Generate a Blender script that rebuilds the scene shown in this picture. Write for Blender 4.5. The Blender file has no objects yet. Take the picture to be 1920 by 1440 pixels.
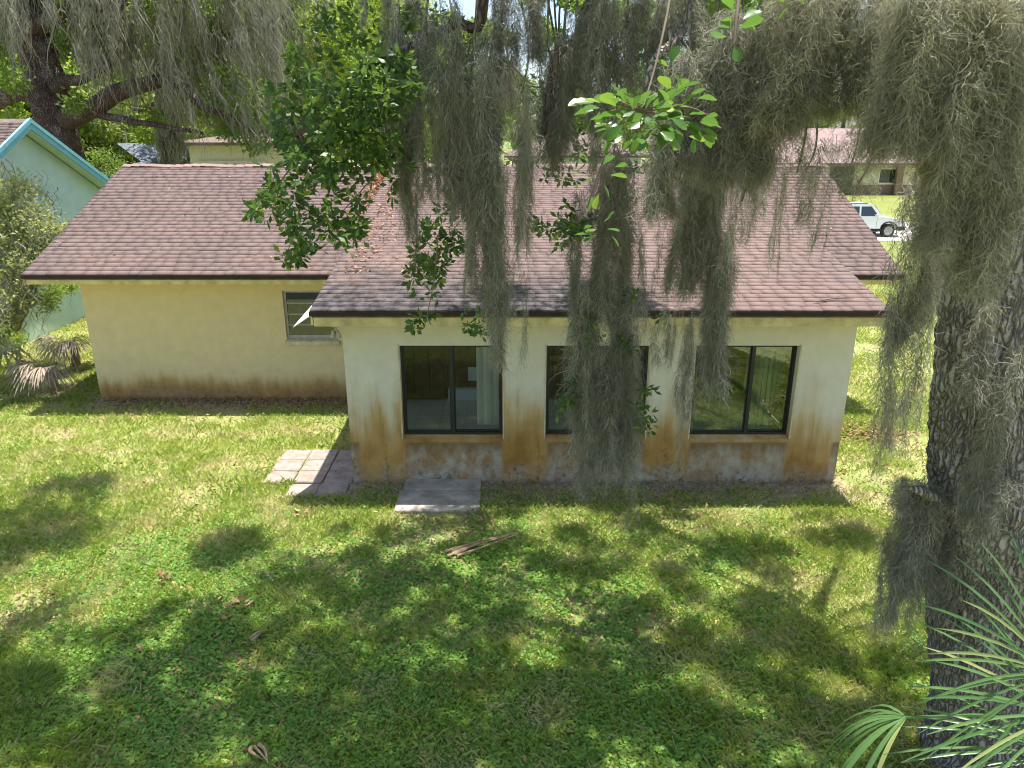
import bpy, bmesh, math, random
import numpy as np
from mathutils import Vector, Matrix, noise as mnoise
random.seed(7); RNG = np.random.default_rng(7)
R = math.radians
SC = bpy.context.scene
COL = SC.collection

# ------------------------------------------------------------------ camera
H, PITCH, F = 5.0, R(18.6), 1378.0
cd = bpy.data.cameras.new('camera'); cam = bpy.data.objects.new('camera', cd); COL.objects.link(cam)
cam.location = (0, 0, H); cam.rotation_euler = (R(90) - PITCH, 0, 0)
cd.sensor_width = 36; cd.lens = 18 * F / 960; cd.clip_start = 0.05; cd.clip_end = 3000
SC.camera = cam
# ------------------------------------------------------------------ light
SUN = Vector((0.10, 0.13, 1)).normalized()
EXPOSURE = 1.2
w = bpy.data.worlds.new('World'); SC.world = w; w.use_nodes = True
wn = w.node_tree; bg = wn.nodes['Background']
sky = wn.nodes.new('ShaderNodeTexSky'); sky.sky_type = 'NISHITA'; sky.sun_disc = False
sky.sun_elevation = math.asin(SUN.z); sky.sun_rotation = math.atan2(SUN.x, SUN.y)
sky.air_density = 1.0; sky.dust_density = 2.0
wn.links.new(sky.outputs[0], bg.inputs[0]); bg.inputs[1].default_value = 0.12
sl = bpy.data.lights.new('sun', 'SUN'); sl.energy = 4.8; sl.angle = R(0.55); sl.color = (1, .95, .86)
so = bpy.data.objects.new('sun', sl); COL.objects.link(so); so.location = (0, 0, 60)
so.rotation_euler = SUN.to_track_quat('Z', 'Y').to_euler()
SC.view_settings.view_transform = 'Standard'; SC.view_settings.look = 'None'
SC.view_settings.exposure = EXPOSURE; SC.view_settings.gamma = 1
SC.render.engine = 'CYCLES'
SC.cycles.use_denoising = True; SC.cycles.filter_width = 1.1
SC.cycles.max_bounces = 8; SC.cycles.transparent_max_bounces = 12; SC.cycles.diffuse_bounces = 4
SC.cycles.sample_clamp_indirect = 6

# ------------------------------------------------------------------ pixel -> place
CP, SP = math.cos(PITCH), math.sin(PITCH)
def ray(px, py):
    x = (px - 960) / F; v = -(py - 720) / F
    return Vector((x, CP + v * SP, -SP + v * CP))
def P(px, py, D):
    d = ray(px, py); return Vector((0, 0, H)) + d * (D / d.y)
def G(px, py, z=0.0):
    d = ray(px, py); return Vector((0, 0, H)) + d * ((z - H) / d.z)

# ------------------------------------------------------------------ objects
OFF = {}
def place(o, parent, loc=None):
    COL.objects.link(o)
    if parent is not None:
        o.parent = parent; OFF[o.name] = OFF[parent.name]
    else:
        OFF[o.name] = Vector(loc) if loc is not None else Vector((0, 0, 0))
        o.location = OFF[o.name]
    return o
def tag(o, label, cat=None, group=None, kind=None):
    if label: o['label'] = label
    if cat: o['category'] = cat
    if group: o['group'] = group
    if kind: o['kind'] = kind
    return o
def thing(name, label, cat, loc=(0, 0, 0), group=None):
    o = bpy.data.objects.new(name, None); o.empty_display_size = .2
    place(o, None, loc); return tag(o, label, cat, group)
def setmat(me, mat):
    for m in (mat if isinstance(mat, (list, tuple)) else [mat]): me.materials.append(m)
def np_mesh(name, V, Fc, mat, smooth=False, attr=None, mi=None):
    V = np.asarray(V, np.float32); Fc = np.asarray(Fc, np.int32); k = Fc.shape[1]
    me = bpy.data.meshes.new(name)
    me.vertices.add(len(V)); me.vertices.foreach_set('co', V.ravel())
    me.loops.add(Fc.size); me.loops.foreach_set('vertex_index', Fc.ravel())
    me.polygons.add(len(Fc)); me.polygons.foreach_set('loop_start', np.arange(0, Fc.size, k, dtype=np.int32))
    if smooth: me.polygons.foreach_set('use_smooth', np.ones(len(Fc), bool))
    if mi is not None: me.polygons.foreach_set('material_index', np.asarray(mi, np.int32))
    setmat(me, mat)
    if attr is not None:
        a = me.attributes.new('tone', 'FLOAT', 'POINT'); a.data.foreach_set('value', np.asarray(attr, np.float32))
    me.update(calc_edges=True); return me
def np_obj(name, V, Fc, mat, parent=None, loc=None, smooth=False, attr=None, mi=None):
    o = bpy.data.objects.new(name, None)
    off = OFF[parent.name] if parent is not None else Vector(loc or (0, 0, 0))
    me = np_mesh(name, np.asarray(V, np.float64) - np.array(off), Fc, mat, smooth, attr, mi)
    bpy.data.objects.remove(o); o = bpy.data.objects.new(name, me)
    return place(o, parent, loc)
def inst(name, me, parent, loc, rot=(0, 0, 0), scale=(1, 1, 1), matrix=None):
    o = bpy.data.objects.new(name, me); COL.objects.link(o)
    o.parent = parent; OFF[o.name] = OFF[parent.name]
    if matrix is not None:
        m = matrix.copy(); m.translation = m.translation - OFF[parent.name]; o.matrix_basis = m
    else:
        o.location = Vector(loc) - OFF[parent.name]; o.rotation_euler = rot; o.scale = scale
    return o
class MB:
    def __init__(s): s.v = []; s.f = []; s.m = []; s.cur = 0
    def add(s, vs, fs):
        b = len(s.v); s.v += [tuple(v) for v in vs]
        for f in fs: s.f.append([b + i for i in f]); s.m.append(s.cur)
        return s
    def quad(s, a, b, c, d): return s.add([a, b, c, d], [(0, 1, 2, 3)])
    def box(s, x0, x1, y0, y1, z0, z1):
        return s.add([(x0,y0,z0),(x1,y0,z0),(x1,y1,z0),(x0,y1,z0),(x0,y0,z1),(x1,y0,z1),(x1,y1,z1),(x0,y1,z1)],
                     [(0,3,2,1),(4,5,6,7),(0,1,5,4),(1,2,6,5),(2,3,7,6),(3,0,4,7)])
    def prism(s, poly, d):      # poly: list of 3d points (planar); d: extrusion vector
        n = len(poly); d = Vector(d); p = [Vector(q) for q in poly]
        return s.add(p + [q + d for q in p], [tuple(range(n))[::-1], tuple(range(n, 2*n))] +
                     [(i, (i+1) % n, n + (i+1) % n, n + i) for i in range(n)])
    def tube(s, pts, rad, n=8, cap=True):
        pts = [Vector(p) for p in pts]; rings = []; b = len(s.v)
        ref = None
        for i, p in enumerate(pts):
            t = (pts[min(i+1, len(pts)-1)] - pts[max(i-1, 0)]).normalized()
            if ref is None: ref = Vector((1, 0, 0)) if abs(t.x) < .8 else Vector((0, 1, 0))
            u = (ref - t * ref.dot(t)).normalized(); v = t.cross(u); ref = u
            r = rad[i] if hasattr(rad, '__len__') else rad
            for k in range(n):
                a = 2 * math.pi * k / n; s.v.append(tuple(p + (u * math.cos(a) + v * math.sin(a)) * r))
        for i in range(len(pts) - 1):
            for k in range(n):
                s.f.append([b+i*n+k, b+i*n+(k+1) % n, b+(i+1)*n+(k+1) % n, b+(i+1)*n+k]); s.m.append(s.cur)
        if cap:
            s.f.append([b+k for k in range(n)][::-1]); s.m.append(s.cur)
            e = b + (len(pts)-1)*n; s.f.append([e+k for k in range(n)]); s.m.append(s.cur)
        return s
    def lathe(s, c, prof, axis='Z', n=16):     # prof: (r, h)
        b = len(s.v); c = Vector(c)
        for r, h in prof:
            for k in range(n):
                a = 2*math.pi*k/n; x, y = r*math.cos(a), r*math.sin(a)
                s.v.append(tuple(c + (Vector((x,y,h)) if axis == 'Z' else Vector((x,h,y)) if axis == 'Y' else Vector((h,x,y)))))
        for i in range(len(prof)-1):
            for k in range(n):
                s.f.append([b+i*n+k, b+i*n+(k+1) % n, b+(i+1)*n+(k+1) % n, b+(i+1)*n+k]); s.m.append(s.cur)
        s.f.append([b+k for k in range(n)][::-1]); e = b+(len(prof)-1)*n; s.f.append([e+k for k in range(n)]); s.m += [s.cur]*2
        return s
    def build(s, name, mat, parent=None, loc=None, smooth=False, bevel=0):
        off = OFF[parent.name] if parent is not None else Vector(loc or (0, 0, 0))
        me = bpy.data.meshes.new(name)
        me.from_pydata([Vector(v) - off for v in s.v], [], s.f)
        bm = bmesh.new(); bm.from_mesh(me); bmesh.ops.recalc_face_normals(bm, faces=bm.faces)
        if bevel:
            bmesh.ops.bevel(bm, geom=[e for e in bm.edges], offset=bevel, segments=1, affect='EDGES')
        bm.to_mesh(me); bm.free()
        setmat(me, mat)
        if isinstance(mat, (list, tuple)) and not bevel: me.polygons.foreach_set('material_index', s.m)
        if smooth: me.polygons.foreach_set('use_smooth', [True]*len(me.polygons))
        me.update()
        return place(bpy.data.objects.new(name, me), parent, loc)
def box(name, mat, parent, x0, x1, y0, y1, z0, z1, bevel=0, loc=None):
    return MB().box(x0, x1, y0, y1, z0, z1).build(name, mat, parent, loc, bevel=bevel)

# ------------------------------------------------------------------ materials
class NT:
    def __init__(s, name, rough=.8, spec=.3):
        s.mat = bpy.data.materials.new(name); s.mat.use_nodes = True; s.t = s.mat.node_tree
        s.b = s.t.nodes['Principled BSDF']; s.out = s.t.nodes['Material Output']
        s.b.inputs['Roughness'].default_value = rough; s.b.inputs['Specular IOR Level'].default_value = spec
        s.geo = s.t.nodes.new('ShaderNodeNewGeometry'); s.pos = s.geo.outputs['Position']
    def set(s, sock, v):
        if hasattr(v, 'is_output'): s.t.links.new(v, sock)
        elif isinstance(v, (tuple, list)): sock.default_value = (*v, 1) if len(v) == 3 and len(sock.default_value) == 4 else v
        else: sock.default_value = v
    def vec(s, v, scale): 
        n = s.t.nodes.new('ShaderNodeVectorMath'); n.operation = 'MULTIPLY'; s.set(n.inputs[0], v); n.inputs[1].default_value = scale; return n.outputs[0]
    def noise(s, scale, v=None, detail=4, rough=.6, dist=0):
        n = s.t.nodes.new('ShaderNodeTexNoise'); s.set(n.inputs['Vector'], v or s.pos); n.inputs['Scale'].default_value = scale
        n.inputs['Detail'].default_value = detail; n.inputs['Roughness'].default_value = rough; n.inputs['Distortion'].default_value = dist
        return n.outputs['Fac']
    def voro(s, scale, v=None, out='Distance'):
        n = s.t.nodes.new('ShaderNodeTexVoronoi'); s.set(n.inputs['Vector'], v or s.pos); n.inputs['Scale'].default_value = scale
        return n.outputs[out]
    def mr(s, f, a, b, c=0., d=1.):
        n = s.t.nodes.new('ShaderNodeMapRange'); s.set(n.inputs[0], f)
        for i, q in enumerate((a, b, c, d)): s.set(n.inputs[i+1], q)
        return n.outputs[0]
    def math(s, op, a, b=0.):
        n = s.t.nodes.new('ShaderNodeMath'); n.operation = op; s.set(n.inputs[0], a); s.set(n.inputs[1], b); return n.outputs[0]
    def mix(s, f, a, b, mode='MIX'):
        n = s.t.nodes.new('ShaderNodeMix'); n.data_type = 'RGBA'; n.blend_type = mode
        s.set(n.inputs[0], f); s.set(n.inputs[6], a); s.set(n.inputs[7], b); return n.outputs[2]
    def sep(s, v=None):
        n = s.t.nodes.new('ShaderNodeSeparateXYZ'); s.set(n.inputs[0], v or s.pos); return n.outputs
    def attr(s, name):
        n = s.t.nodes.new('ShaderNodeAttribute'); n.attribute_name = name; return n.outputs['Fac']
    def rnd(s):
        n = s.t.nodes.new('ShaderNodeObjectInfo'); return n.outputs['Random']
    def color(s, c): s.set(s.b.inputs['Base Color'], c); return s
    def bump(s, h, strength=.4, dist=.01):
        n = s.t.nodes.new('ShaderNodeBump'); n.inputs['Strength'].default_value = strength; n.inputs['Distance'].default_value = dist
        s.set(n.inputs['Height'], h); s.t.links.new(n.outputs[0], s.b.inputs['Normal']); return s
    def translucent(s, c, f):
        t = s.t.nodes.new('ShaderNodeBsdfTranslucent'); s.set(t.inputs[0], c)
        m = s.t.nodes.new('ShaderNodeMixShader'); s.set(m.inputs[0], f)
        s.t.links.new(s.b.outputs[0], m.inputs[1]); s.t.links.new(t.outputs[0], m.inputs[2]); s.t.links.new(m.outputs[0], s.out.inputs[0]); return s

def simple(name, c, rough=.7, spec=.3, var=.25, scale=6, metal=0):
    n = NT(name, rough, spec); f = n.noise(scale)
    n.color(n.mix(n.mr(f, .3, .7), [q*(1-var) for q in c], [min(1, q*(1+var)) for q in c]))
    n.b.inputs['Metallic'].default_value = metal
    return n.mat

def m_lawn(blade):
    n = NT('lawn_blades' if blade else 'lawn_soil', .6, .25)
    big = n.noise(.55, detail=3); mid = n.noise(2.3, detail=4); fine = n.noise(16, detail=3); patch = n.noise(1.1, n.vec(n.pos, (1, 1.3, 1)), detail=5, rough=.7)
    if blade:
        c = n.mix(n.mr(big, .38, .64), (.255, .36, .035), (.44, .495, .09))
        c = n.mix(n.mr(mid, .36, .68), c, (.19, .34, .035))
        c = n.mix(n.mr(patch, .48, .66, 0, .85), c, (.66, .57, .30))
        c = n.mix(n.mr(fine, .35, .7, 0, .55), c, (.52, .57, .12))
        t = n.attr('tone'); c = n.mix(n.mr(t, .78, .95, 0, .75), c, (.55, .47, .27)); c = n.mix(n.mr(t, 0, .3, .45, 0), c, (.12, .24, .025))
        n.color(c); n.translucent(c, .4)
    else:
        c = n.mix(n.mr(mid, .35, .65), (.17, .24, .045), (.34, .32, .13))
        c = n.mix(n.mr(patch, .50, .70, 0, .9), c, (.40, .32, .20))
        c = n.mix(n.mr(fine, .3, .7, 0, .6), c, (.15, .15, .05))
        s = n.sep(); far = n.mr(s[1], 19, 27)
        c2 = n.mix(n.mr(n.noise(.25), .35, .65), (.15, .19, .03), (.25, .26, .065)); c2 = n.mix(n.mr(n.noise(4, detail=6), .35, .65, 0, .6), c2, (.10, .14, .025))
        c = n.mix(far, c, c2)
        wb = n.math('MULTIPLY', n.mr(n.math('ADD', s[1], n.math('MULTIPLY', n.math('SUBTRACT', mid, .5), .5)), 9.45, 9.62), n.mr(n.math('ABSOLUTE', n.math('SUBTRACT', s[0], 1.25)), 3.9, 3.7))
        wb = n.math('MULTIPLY', wb, n.mr(s[1], 14, 13.9))
        ww = n.math('MULTIPLY', n.mr(n.math('ADD', s[1], n.math('MULTIPLY', n.math('SUBTRACT', mid, .5), .5)), 13.15, 13.4), n.math('MULTIPLY', n.mr(s[0], -8.6, -8.4), n.mr(s[0], -2.3, -2.5)))
        c = n.mix(n.math('MAXIMUM', wb, n.math('MULTIPLY', ww, n.mr(s[1], 14.2, 14.1))), c, n.mix(n.mr(fine, .35, .65), (.20, .155, .11), (.36, .30, .235)))
        n.color(c); n.bump(n.noise(40), .6, .02)
    return n.mat
def m_stucco(name, base, hi, amp, rust, lowamt=.9, apron=False):
    n = NT(name, .92, .1); s = n.sep(); z = s[2]
    st = n.noise(1.0, n.vec(n.pos, (5.5, 5.5, .5)), 5, .65); lo = n.noise(.9, n.vec(n.pos, (1.3, 1.3, .8)), 3)
    fine = n.noise(28, detail=4); mid = n.noise(4.5, detail=5)
    c = n.mix(n.mr(mid, .3, .7), base, [q*.88 for q in base])
    c = n.mix(n.mr(z, 1.2, 2.5, 0, .35), c, (base[0]*.92, base[1]*.86, base[2]*.62))
    h = n.math('ADD', n.math('MULTIPLY', n.math('SUBTRACT', st, .5), amp), n.math('MULTIPLY', n.math('SUBTRACT', lo, .5), amp*1.1))
    zz = n.math('SUBTRACT', z, h)
    c = n.mix(n.mr(zz, hi*1.05, hi*.55, 0, .85), c, (.54, .36, .13))
    c = n.mix(n.mr(zz, hi*.8, hi*.3, 0, rust), c, n.mix(n.mr(n.noise(2.2, detail=5), .35, .65), (.32, .145, .028), (.50, .28, .08)))
    if apron:
        ax = n.math('ABSOLUTE', n.math('SUBTRACT', n.math('FLOORED_MODULO', n.math('ADD', s[0], 1.957), 2.145), 1.072))
        am = n.math('MULTIPLY', n.mr(ax, .76, .70), n.mr(z, .66, .62))
        ac = n.mix(n.mr(n.noise(3.2, n.vec(n.pos, (1.6, 1, 1)), 5), .40, .62), (.47, .41, .31), (.34, .2, .09))
        ac = n.mix(n.mr(n.math('SUBTRACT', z, n.math('MULTIPLY', st, .55)), .12, .34, 0, .8), ac, (.17, .10, .045))
        c = n.mix(n.math('MULTIPLY', am, .9), c, ac)
    low = n.mr(n.math('SUBTRACT', z, n.math('MULTIPLY', n.math('SUBTRACT', st, .5), .5)), .34, .16)
    low = n.math('MULTIPLY', low, n.mr(lo, .38, .6, .1, lowamt))
    c = n.mix(low, c, n.mix(n.mr(n.noise(9, detail=5), .35, .62), (.5, .46, .36), (.25, .21, .15)))
    dk = n.math('MULTIPLY', n.mr(n.noise(11, detail=6, rough=.75), .54, .66), n.mr(zz, .6, .1, 0, 1 if apron else .45))
    c = n.mix(n.math('MULTIPLY', dk, .8), c, (.045, .04, .03))
    dr = n.math('MULTIPLY', n.mr(st, .6, .75), n.mr(zz, hi*1.2, .2, 0, .55 if apron else .3))
    c = n.mix(dr, c, (.12, .075, .03))
    n.color(c); n.bump(fine, .35, .008); return n.mat
def m_shingle():
    n = NT('asphalt_shingle', .95, .12)
    t = n.attr('tone'); g = n.noise(90, detail=2); l = n.noise(.7, detail=4); s = n.sep()
    rn = n.rnd(); tt = n.math('FRACT', n.math('ADD', t, rn))
    c = n.mix(tt, (.165, .118, .109), (.20, .145, .135))
    c = n.mix(n.mr(l, .40, .62, 0, .6), c, (.25, .17, .145)); c = n.mix(n.mr(n.noise(1.5, n.vec(n.pos, (2.5, .5, .5)), 5, .7), .52, .7, 0, .35), c, (.13, .10, .095))
    c = n.mix(n.mr(g, .35, .65, 0, .5), c, n.mix(.5, c, (.32, .26, .25)))
    # algae film near the low eave of the shallow roof
    ed = n.math('ADD', s[1], n.math('MULTIPLY', n.math('SUBTRACT', n.noise(1.6, n.vec(n.pos, (1, 1.6, 1)), 6, .7), .5), 2.6))
    al = n.math('MULTIPLY', n.mr(ed, 11.35, 10.35, 0, .95), n.mr(n.math('ADD', s[0], n.math('MULTIPLY', n.noise(.8), 2.)), 3.4, 2.4))
    al = n.math('MULTIPLY', al, n.mr(s[1], 12.6, 11.6))
    c = n.mix(al, c, n.mix(n.mr(n.noise(6), .4, .65), (.05, .048, .05), (.16, .14, .14)))
    n.color(c); n.bump(g, .5, .004); return n.mat
def m_bark(name, c0, c1, sc=1):
    n = NT(name, .95, .1)
    wob = n.t.nodes.new('ShaderNodeVectorMath'); wob.operation = 'ADD'; nz = n.t.nodes.new('ShaderNodeTexNoise'); nz.inputs['Scale'].default_value = 9*sc; n.t.links.new(n.pos, nz.inputs['Vector'])
    n.t.links.new(n.vec(n.pos, (1, 1, .28)), wob.inputs[0]); n.t.links.new(n.vec(nz.outputs['Color'], (.07, .07, .03)), wob.inputs[1])
    vo = n.t.nodes.new('ShaderNodeTexVoronoi'); vo.feature = 'DISTANCE_TO_EDGE'; vo.inputs['Scale'].default_value = 27*sc; n.t.links.new(wob.outputs[0], vo.inputs['Vector']); e = vo.outputs['Distance']
    f = n.noise(30*sc, detail=5, rough=.7); p = n.noise(2.2*sc, detail=4)
    c = n.mix(n.mr(e, .0, .22), c0, c1); c = n.mix(n.mr(f, .35, .65, 0, .5), c, [q*.6 for q in c1]); c = n.mix(n.mr(n.math('MULTIPLY', p, f), .29, .36, 0, .55), c, (.46, .46, .40)); n.color(c)
    n.bump(n.math('ADD', n.mr(e, 0, .3), n.math('MULTIPLY', f, .35)), 1.0, .035); return n.mat
def m_leaf(name, a, b, tr=.45, rough=.42, young=(.25, .33, .03)):
    n = NT(name, rough, .45)
    t = n.attr('tone'); rn = n.rnd(); tt = n.math('FRACT', n.math('ADD', t, rn))
    c = n.mix(tt, a, b); c = n.mix(n.mr(tt, .86, .95, 0, .8), c, young)
    n.color(c); n.translucent(n.mix(.5, c, [min(1, q*1.9) for q in b]), tr); return n.mat
def m_moss(name, a, b, c3):
    n = NT(name, .9, .1); t = n.attr('tone'); f = n.noise(2.2, detail=3); rn = n.rnd()
    c = n.mix(t, a, b); c = n.mix(n.mr(f, .42, .68, 0, .75), c, c3); c = n.mix(n.mr(rn, .5, 1, 0, .5), c, (b[0]*.36, b[1]*.36, b[2]*.32))
    n.color(c); n.translucent(c, .35); return n.mat
def m_glass(name, refl, tint):
    n = NT(name); t = n.t
    tr = t.nodes.new('ShaderNodeBsdfTransparent'); tr.inputs[0].default_value = (*tint, 1)
    gl = t.nodes.new('ShaderNodeBsdfGlossy'); gl.inputs['Roughness'].default_value = .01; gl.inputs[0].default_value = (.95, .97, .95, 1)
    fr = t.nodes.new('ShaderNodeFresnel'); fr.inputs[0].default_value = 1.5
    f = n.math('ADD', fr.outputs[0], refl); m = t.nodes.new('ShaderNodeMixShader'); t.links.new(f, m.inputs[0])
    t.links.new(tr.outputs[0], m.inputs[1]); t.links.new(gl.outputs[0], m.inputs[2]); t.links.new(m.outputs[0], n.out.inputs[0]); return n.mat
def m_slab():
    n = NT('weathered_concrete', .95, .1); f = n.noise(3, detail=6, rough=.7); g = n.noise(30, detail=3)
    c = n.mix(n.mr(f, .38, .62), (.24, .215, .18), (.46, .42, .36)); c = n.mix(n.mr(g, .4, .65, 0, .5), c, (.30, .27, .23)); n.color(c); n.bump(g, .5, .01); return n.mat
def m_paver():
    n = NT('pink_grey_paver', .95, .1); f = n.noise(5, detail=6, rough=.7); g = n.noise(40, detail=3)
    c = n.mix(n.mr(f, .35, .65), (.20, .165, .14), (.36, .305, .27)); c = n.mix(n.mr(n.rnd(), 0, 1, 0, .4), c, (.27, .21, .18)); n.color(c); n.bump(g, .5, .01); return n.mat

M = dict(
    soil=m_lawn(False), blade=m_lawn(True),
    clover=m_leaf('clover_leaf', (.085, .21, .028), (.18, .34, .045), .4, .6, (.26, .42, .06)),
    wing=m_stucco('yellow_stucco', (.78, .63, .37), .5, .45, .9, .3), bump=m_stucco('stained_stucco', (.75, .70, .57), 1.5, 1.35, .88, .7, True),
    inside=simple('inside_plaster', (.55, .52, .46)), shingle=m_shingle(),
    drip=simple('brown_drip_edge', (.035, .02, .016), .6), fascia=simple('yellow_fascia', (.62, .5, .22), .8, var=.3, scale=5),
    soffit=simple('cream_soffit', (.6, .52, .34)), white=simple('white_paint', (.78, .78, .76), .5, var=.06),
    alum=simple('dark_bronze_frame', (.022, .022, .02), .45, .5, .3, 20), mill=simple('grey_window_frame', (.42, .41, .37), .5, .4, .2, 15),
    glass=m_glass('window_glass', -.01, (.90, .93, .91)), glass2=m_glass('reflective_window_glass', .10, (.72, .78, .74)), louvre=m_glass('louvre_glass', .02, (.62, .68, .64)),
    tile=simple('floor_tile', (.76, .74, .71), .35, .5, .08), panel=simple('wood_panelling', (.25, .14, .07), .45, .4, .35, 9),
    blind=simple('vinyl_blind', (.72, .70, .64), .6, var=.06), slab=m_slab(), paver=m_paver(),
    bark=m_bark('grey_oak_bark', (.11, .093, .078), (.46, .42, .365)), bark2=m_bark('brown_oak_bark', (.055, .038, .031), (.20, .15, .125), .7),
    twig=simple('grey_twig', (.15, .12, .09), .9), 
    leaf=m_leaf('oak_leaf', (.035, .08, .018), (.095, .165, .03)), leaf_big=m_leaf('glossy_broad_leaf', (.055, .13, .022), (.115, .22, .04), .35, .28),
    leaf_far=m_leaf('far_leaf', (.075, .14, .025), (.19, .27, .045), .5, .6), leaf_lime=m_leaf('lime_leaf', (.12, .20, .025), (.28, .36, .05), .5, .6),  # second one is a lighter, yellower lime green foliage
    moss=m_moss('spanish_moss', (.075, .073, .053), (.62, .605, .50), (.28, .273, .195)),
    moss_green=m_moss('olive_spanish_moss', (.10, .097, .06), (.68, .655, .49), (.33, .32, .205)),
    moss_far=m_moss('pale_spanish_moss', (.15, .15, .11), (.50, .49, .39), (.27, .27, .19)),
    aqua=simple('aqua_stucco', (.46, .60, .55), .9, .1, .08, 2), teal=simple('turquoise_trim', (.17, .41, .48), .6, var=.1),
    roof_gray=simple('grey_brown_shingle', (.17, .13, .12), .9, .1, .35, 7), roof_blue=simple('slate_blue_shingle', (.14, .16, .20), .9, .1, .3, 5), roof_pink=simple('pinkish_shingle', (.28, .205, .20), .9, .1, .2, 3),
    beige=simple('beige_stucco', (.62, .55, .44), .9, .1, .08), cream=simple('cream_stucco', (.72, .62, .42), .9, .1, .08), brick=simple('brown_brick', (.26, .17, .13), .9, .1, .3, 12),
    darkwin=simple('dark_window', (.03, .035, .04), .08, .6), concrete=simple('pale_concrete', (.55, .53, .49), .9, .1, .12), asphalt=simple('asphalt', (.06, .06, .06), .9),
    carwhite=simple('white_car_paint', (.75, .77, .78), .2, .6, .02), carglass=simple('car_glass', (.03, .04, .05), .05, .7), black=simple('black_rubber', (.02, .02, .02), .7), rim=simple('alloy', (.35, .35, .36), .3, .5, .1, 20, .6), lamp=simple('lamp_lens', (.6, .6, .58), .2, .6),
    palm=m_leaf('palm_leaflet', (.06, .14, .04), (.13, .23, .075), .3, .35, (.30, .32, .12)), deadpalm=m_leaf('dead_palm', (.26, .21, .16), (.45, .38, .31), .2, .9, (.5, .45, .38)),
    deadleaf=m_leaf('dead_leaf', (.17, .105, .045), (.36, .25, .11), .05, .9, (.42, .33, .18)), bushleaf=m_leaf('pale_bush_leaf', (.14, .18, .05), (.34, .37, .12), .45, .6, (.40, .40, .18)),
    rustleaf=m_leaf('rust_leaf', (.22, .11, .06), (.45, .26, .16), .1, .85, (.5, .36, .25)),
    brass=simple('weathered_lamp_metal', (.45, .40, .28), .5, .4, .2, 20), straw=simple('dry_palm_boot', (.30, .22, .13), .9, .1, .35, 14),
)
# ------------------------------------------------------------------ leaf fields
def unit(a): return a / np.maximum(np.linalg.norm(a, axis=-1, keepdims=True), 1e-9)
def leaf_field(C, Dr, L, W, tone=None, fold=.25):
    n = len(C); Dr = unit(Dr); rv = RNG.normal(size=(n, 3)); S = unit(np.cross(Dr, rv)); N = np.cross(S, Dr)
    L = np.broadcast_to(L, (n,))[:, None]; W = np.broadcast_to(W, (n,))[:, None]
    b = C; t = C + Dr * L; m = C + Dr * L * .55 - N * W * fold
    V = np.stack([b, m + S * W * .5 + N * W * fold, t, m - S * W * .5 + N * W * fold], 1).reshape(-1, 3)
    i = np.arange(n)[:, None] * 4
    Fc = np.concatenate([i + [[0, 1, 2]], i + [[0, 2, 3]]], 0)
    tone = RNG.random(n) if tone is None else tone
    return V, Fc, np.repeat(tone, 4)
def clump_points(clumps, n, shell=.55):
    w = np.array([c[1]**2 for c in clumps], float); w /= w.sum(); k = RNG.choice(len(clumps), n, p=w)
    ctr = np.array([tuple(c[0]) for c in clumps])[k]; rad = np.array([c[1] for c in clumps])[k]
    fl = np.array([c[2] if len(c) > 2 else .75 for c in clumps])[k]
    d = unit(RNG.normal(size=(n, 3))); r = (shell + (1 - shell) * RNG.random(n)) * rad * (1 + .18 * RNG.normal(size=n))
    off = d * r[:, None]; off[:, 2] *= fl
    return ctr + off, d
def crown(name, parent, clumps, n, size, mat, droop=.3, shell=.5):
    C, d = clump_points(clumps, n, shell)
    Dr = d + RNG.normal(size=C.shape) * .8; Dr[:, 2] -= droop
    V, Fc, t = leaf_field(C, Dr, size * (.6 + .8 * RNG.random(n)), size * .5 * (.7 + .6 * RNG.random(n)))
    o = np_obj(name, V, Fc, mat, parent, attr=t); o['kind'] = 'stuff'; return o
def limb(mb, pts, r0, r1, n=8, wob=.0):
    pts = [Vector(p) for p in pts]; out = []; rr = []
    segs = len(pts) - 1; K = 6
    for i in range(segs):
        p0, p1, p2, p3 = pts[max(i-1, 0)], pts[i], pts[i+1], pts[min(i+2, segs)]
        for j in range(K):
            t = j / K
            q = .5 * ((2*p1) + (p2-p0)*t + (2*p0-5*p1+4*p2-p3)*t*t + (3*p1-p0-3*p2+p3)*t**3)
            if wob: q = q + Vector(mnoise.noise_vector(q * 1.3)) * wob
            out.append(q)
    out.append(pts[-1]); m = len(out)
    mb.tube(out, [r0 + (r1 - r0) * (i/(m-1)) for i in range(m)], n); return out

# ================================================================== ground
HB = (-2.43, 4.93, 10.2)          # bump-out: x0, x1, front y
HM = (-8.3, 6.5, 13.98, 21.4)     # main block: x0, x1, front y, back y
def build_ground():
    xs = np.concatenate([np.linspace(-900, -30, 8), np.linspace(-24, 24, 70), np.linspace(30, 900, 8)])
    ys = np.concatenate([np.linspace(-300, -14, 5), np.linspace(-8, 32, 60), np.linspace(40, 1500, 14)])
    V = np.array([(x, y, .022*mnoise.noise((x*.8, y*.8, 0)) + .012*mnoise.noise((x*2.7, y*2.7, 3)) - .02 if abs(x) < 25 and -9 < y < 33 else -.02) for y in ys for x in xs])
    nx = len(xs); i = np.arange((len(ys)-1)*(nx)).reshape(-1, nx)[:, :-1].ravel()
    o = np_obj('ground', V, np.stack([i, i+1, i+nx+1, i+nx], 1), M['soil'], smooth=True); o['kind'] = 'structure'; o['label'] = 'patchy green lawn soil around the house'
    d = MB().box(7.5, 60, 42.6, 46.5, -.3, .004).build('street', M['concrete'], None); d['kind'] = 'structure'; d['label'] = 'pale concrete street pavement behind the parked car'
    d = MB().box(10, 25, 37.6, 42.6, -.3, .012).build('driveway', M['concrete'], None); d['kind'] = 'structure'; d['label'] = 'pale concrete driveway under the parked car'
build_ground()

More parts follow.
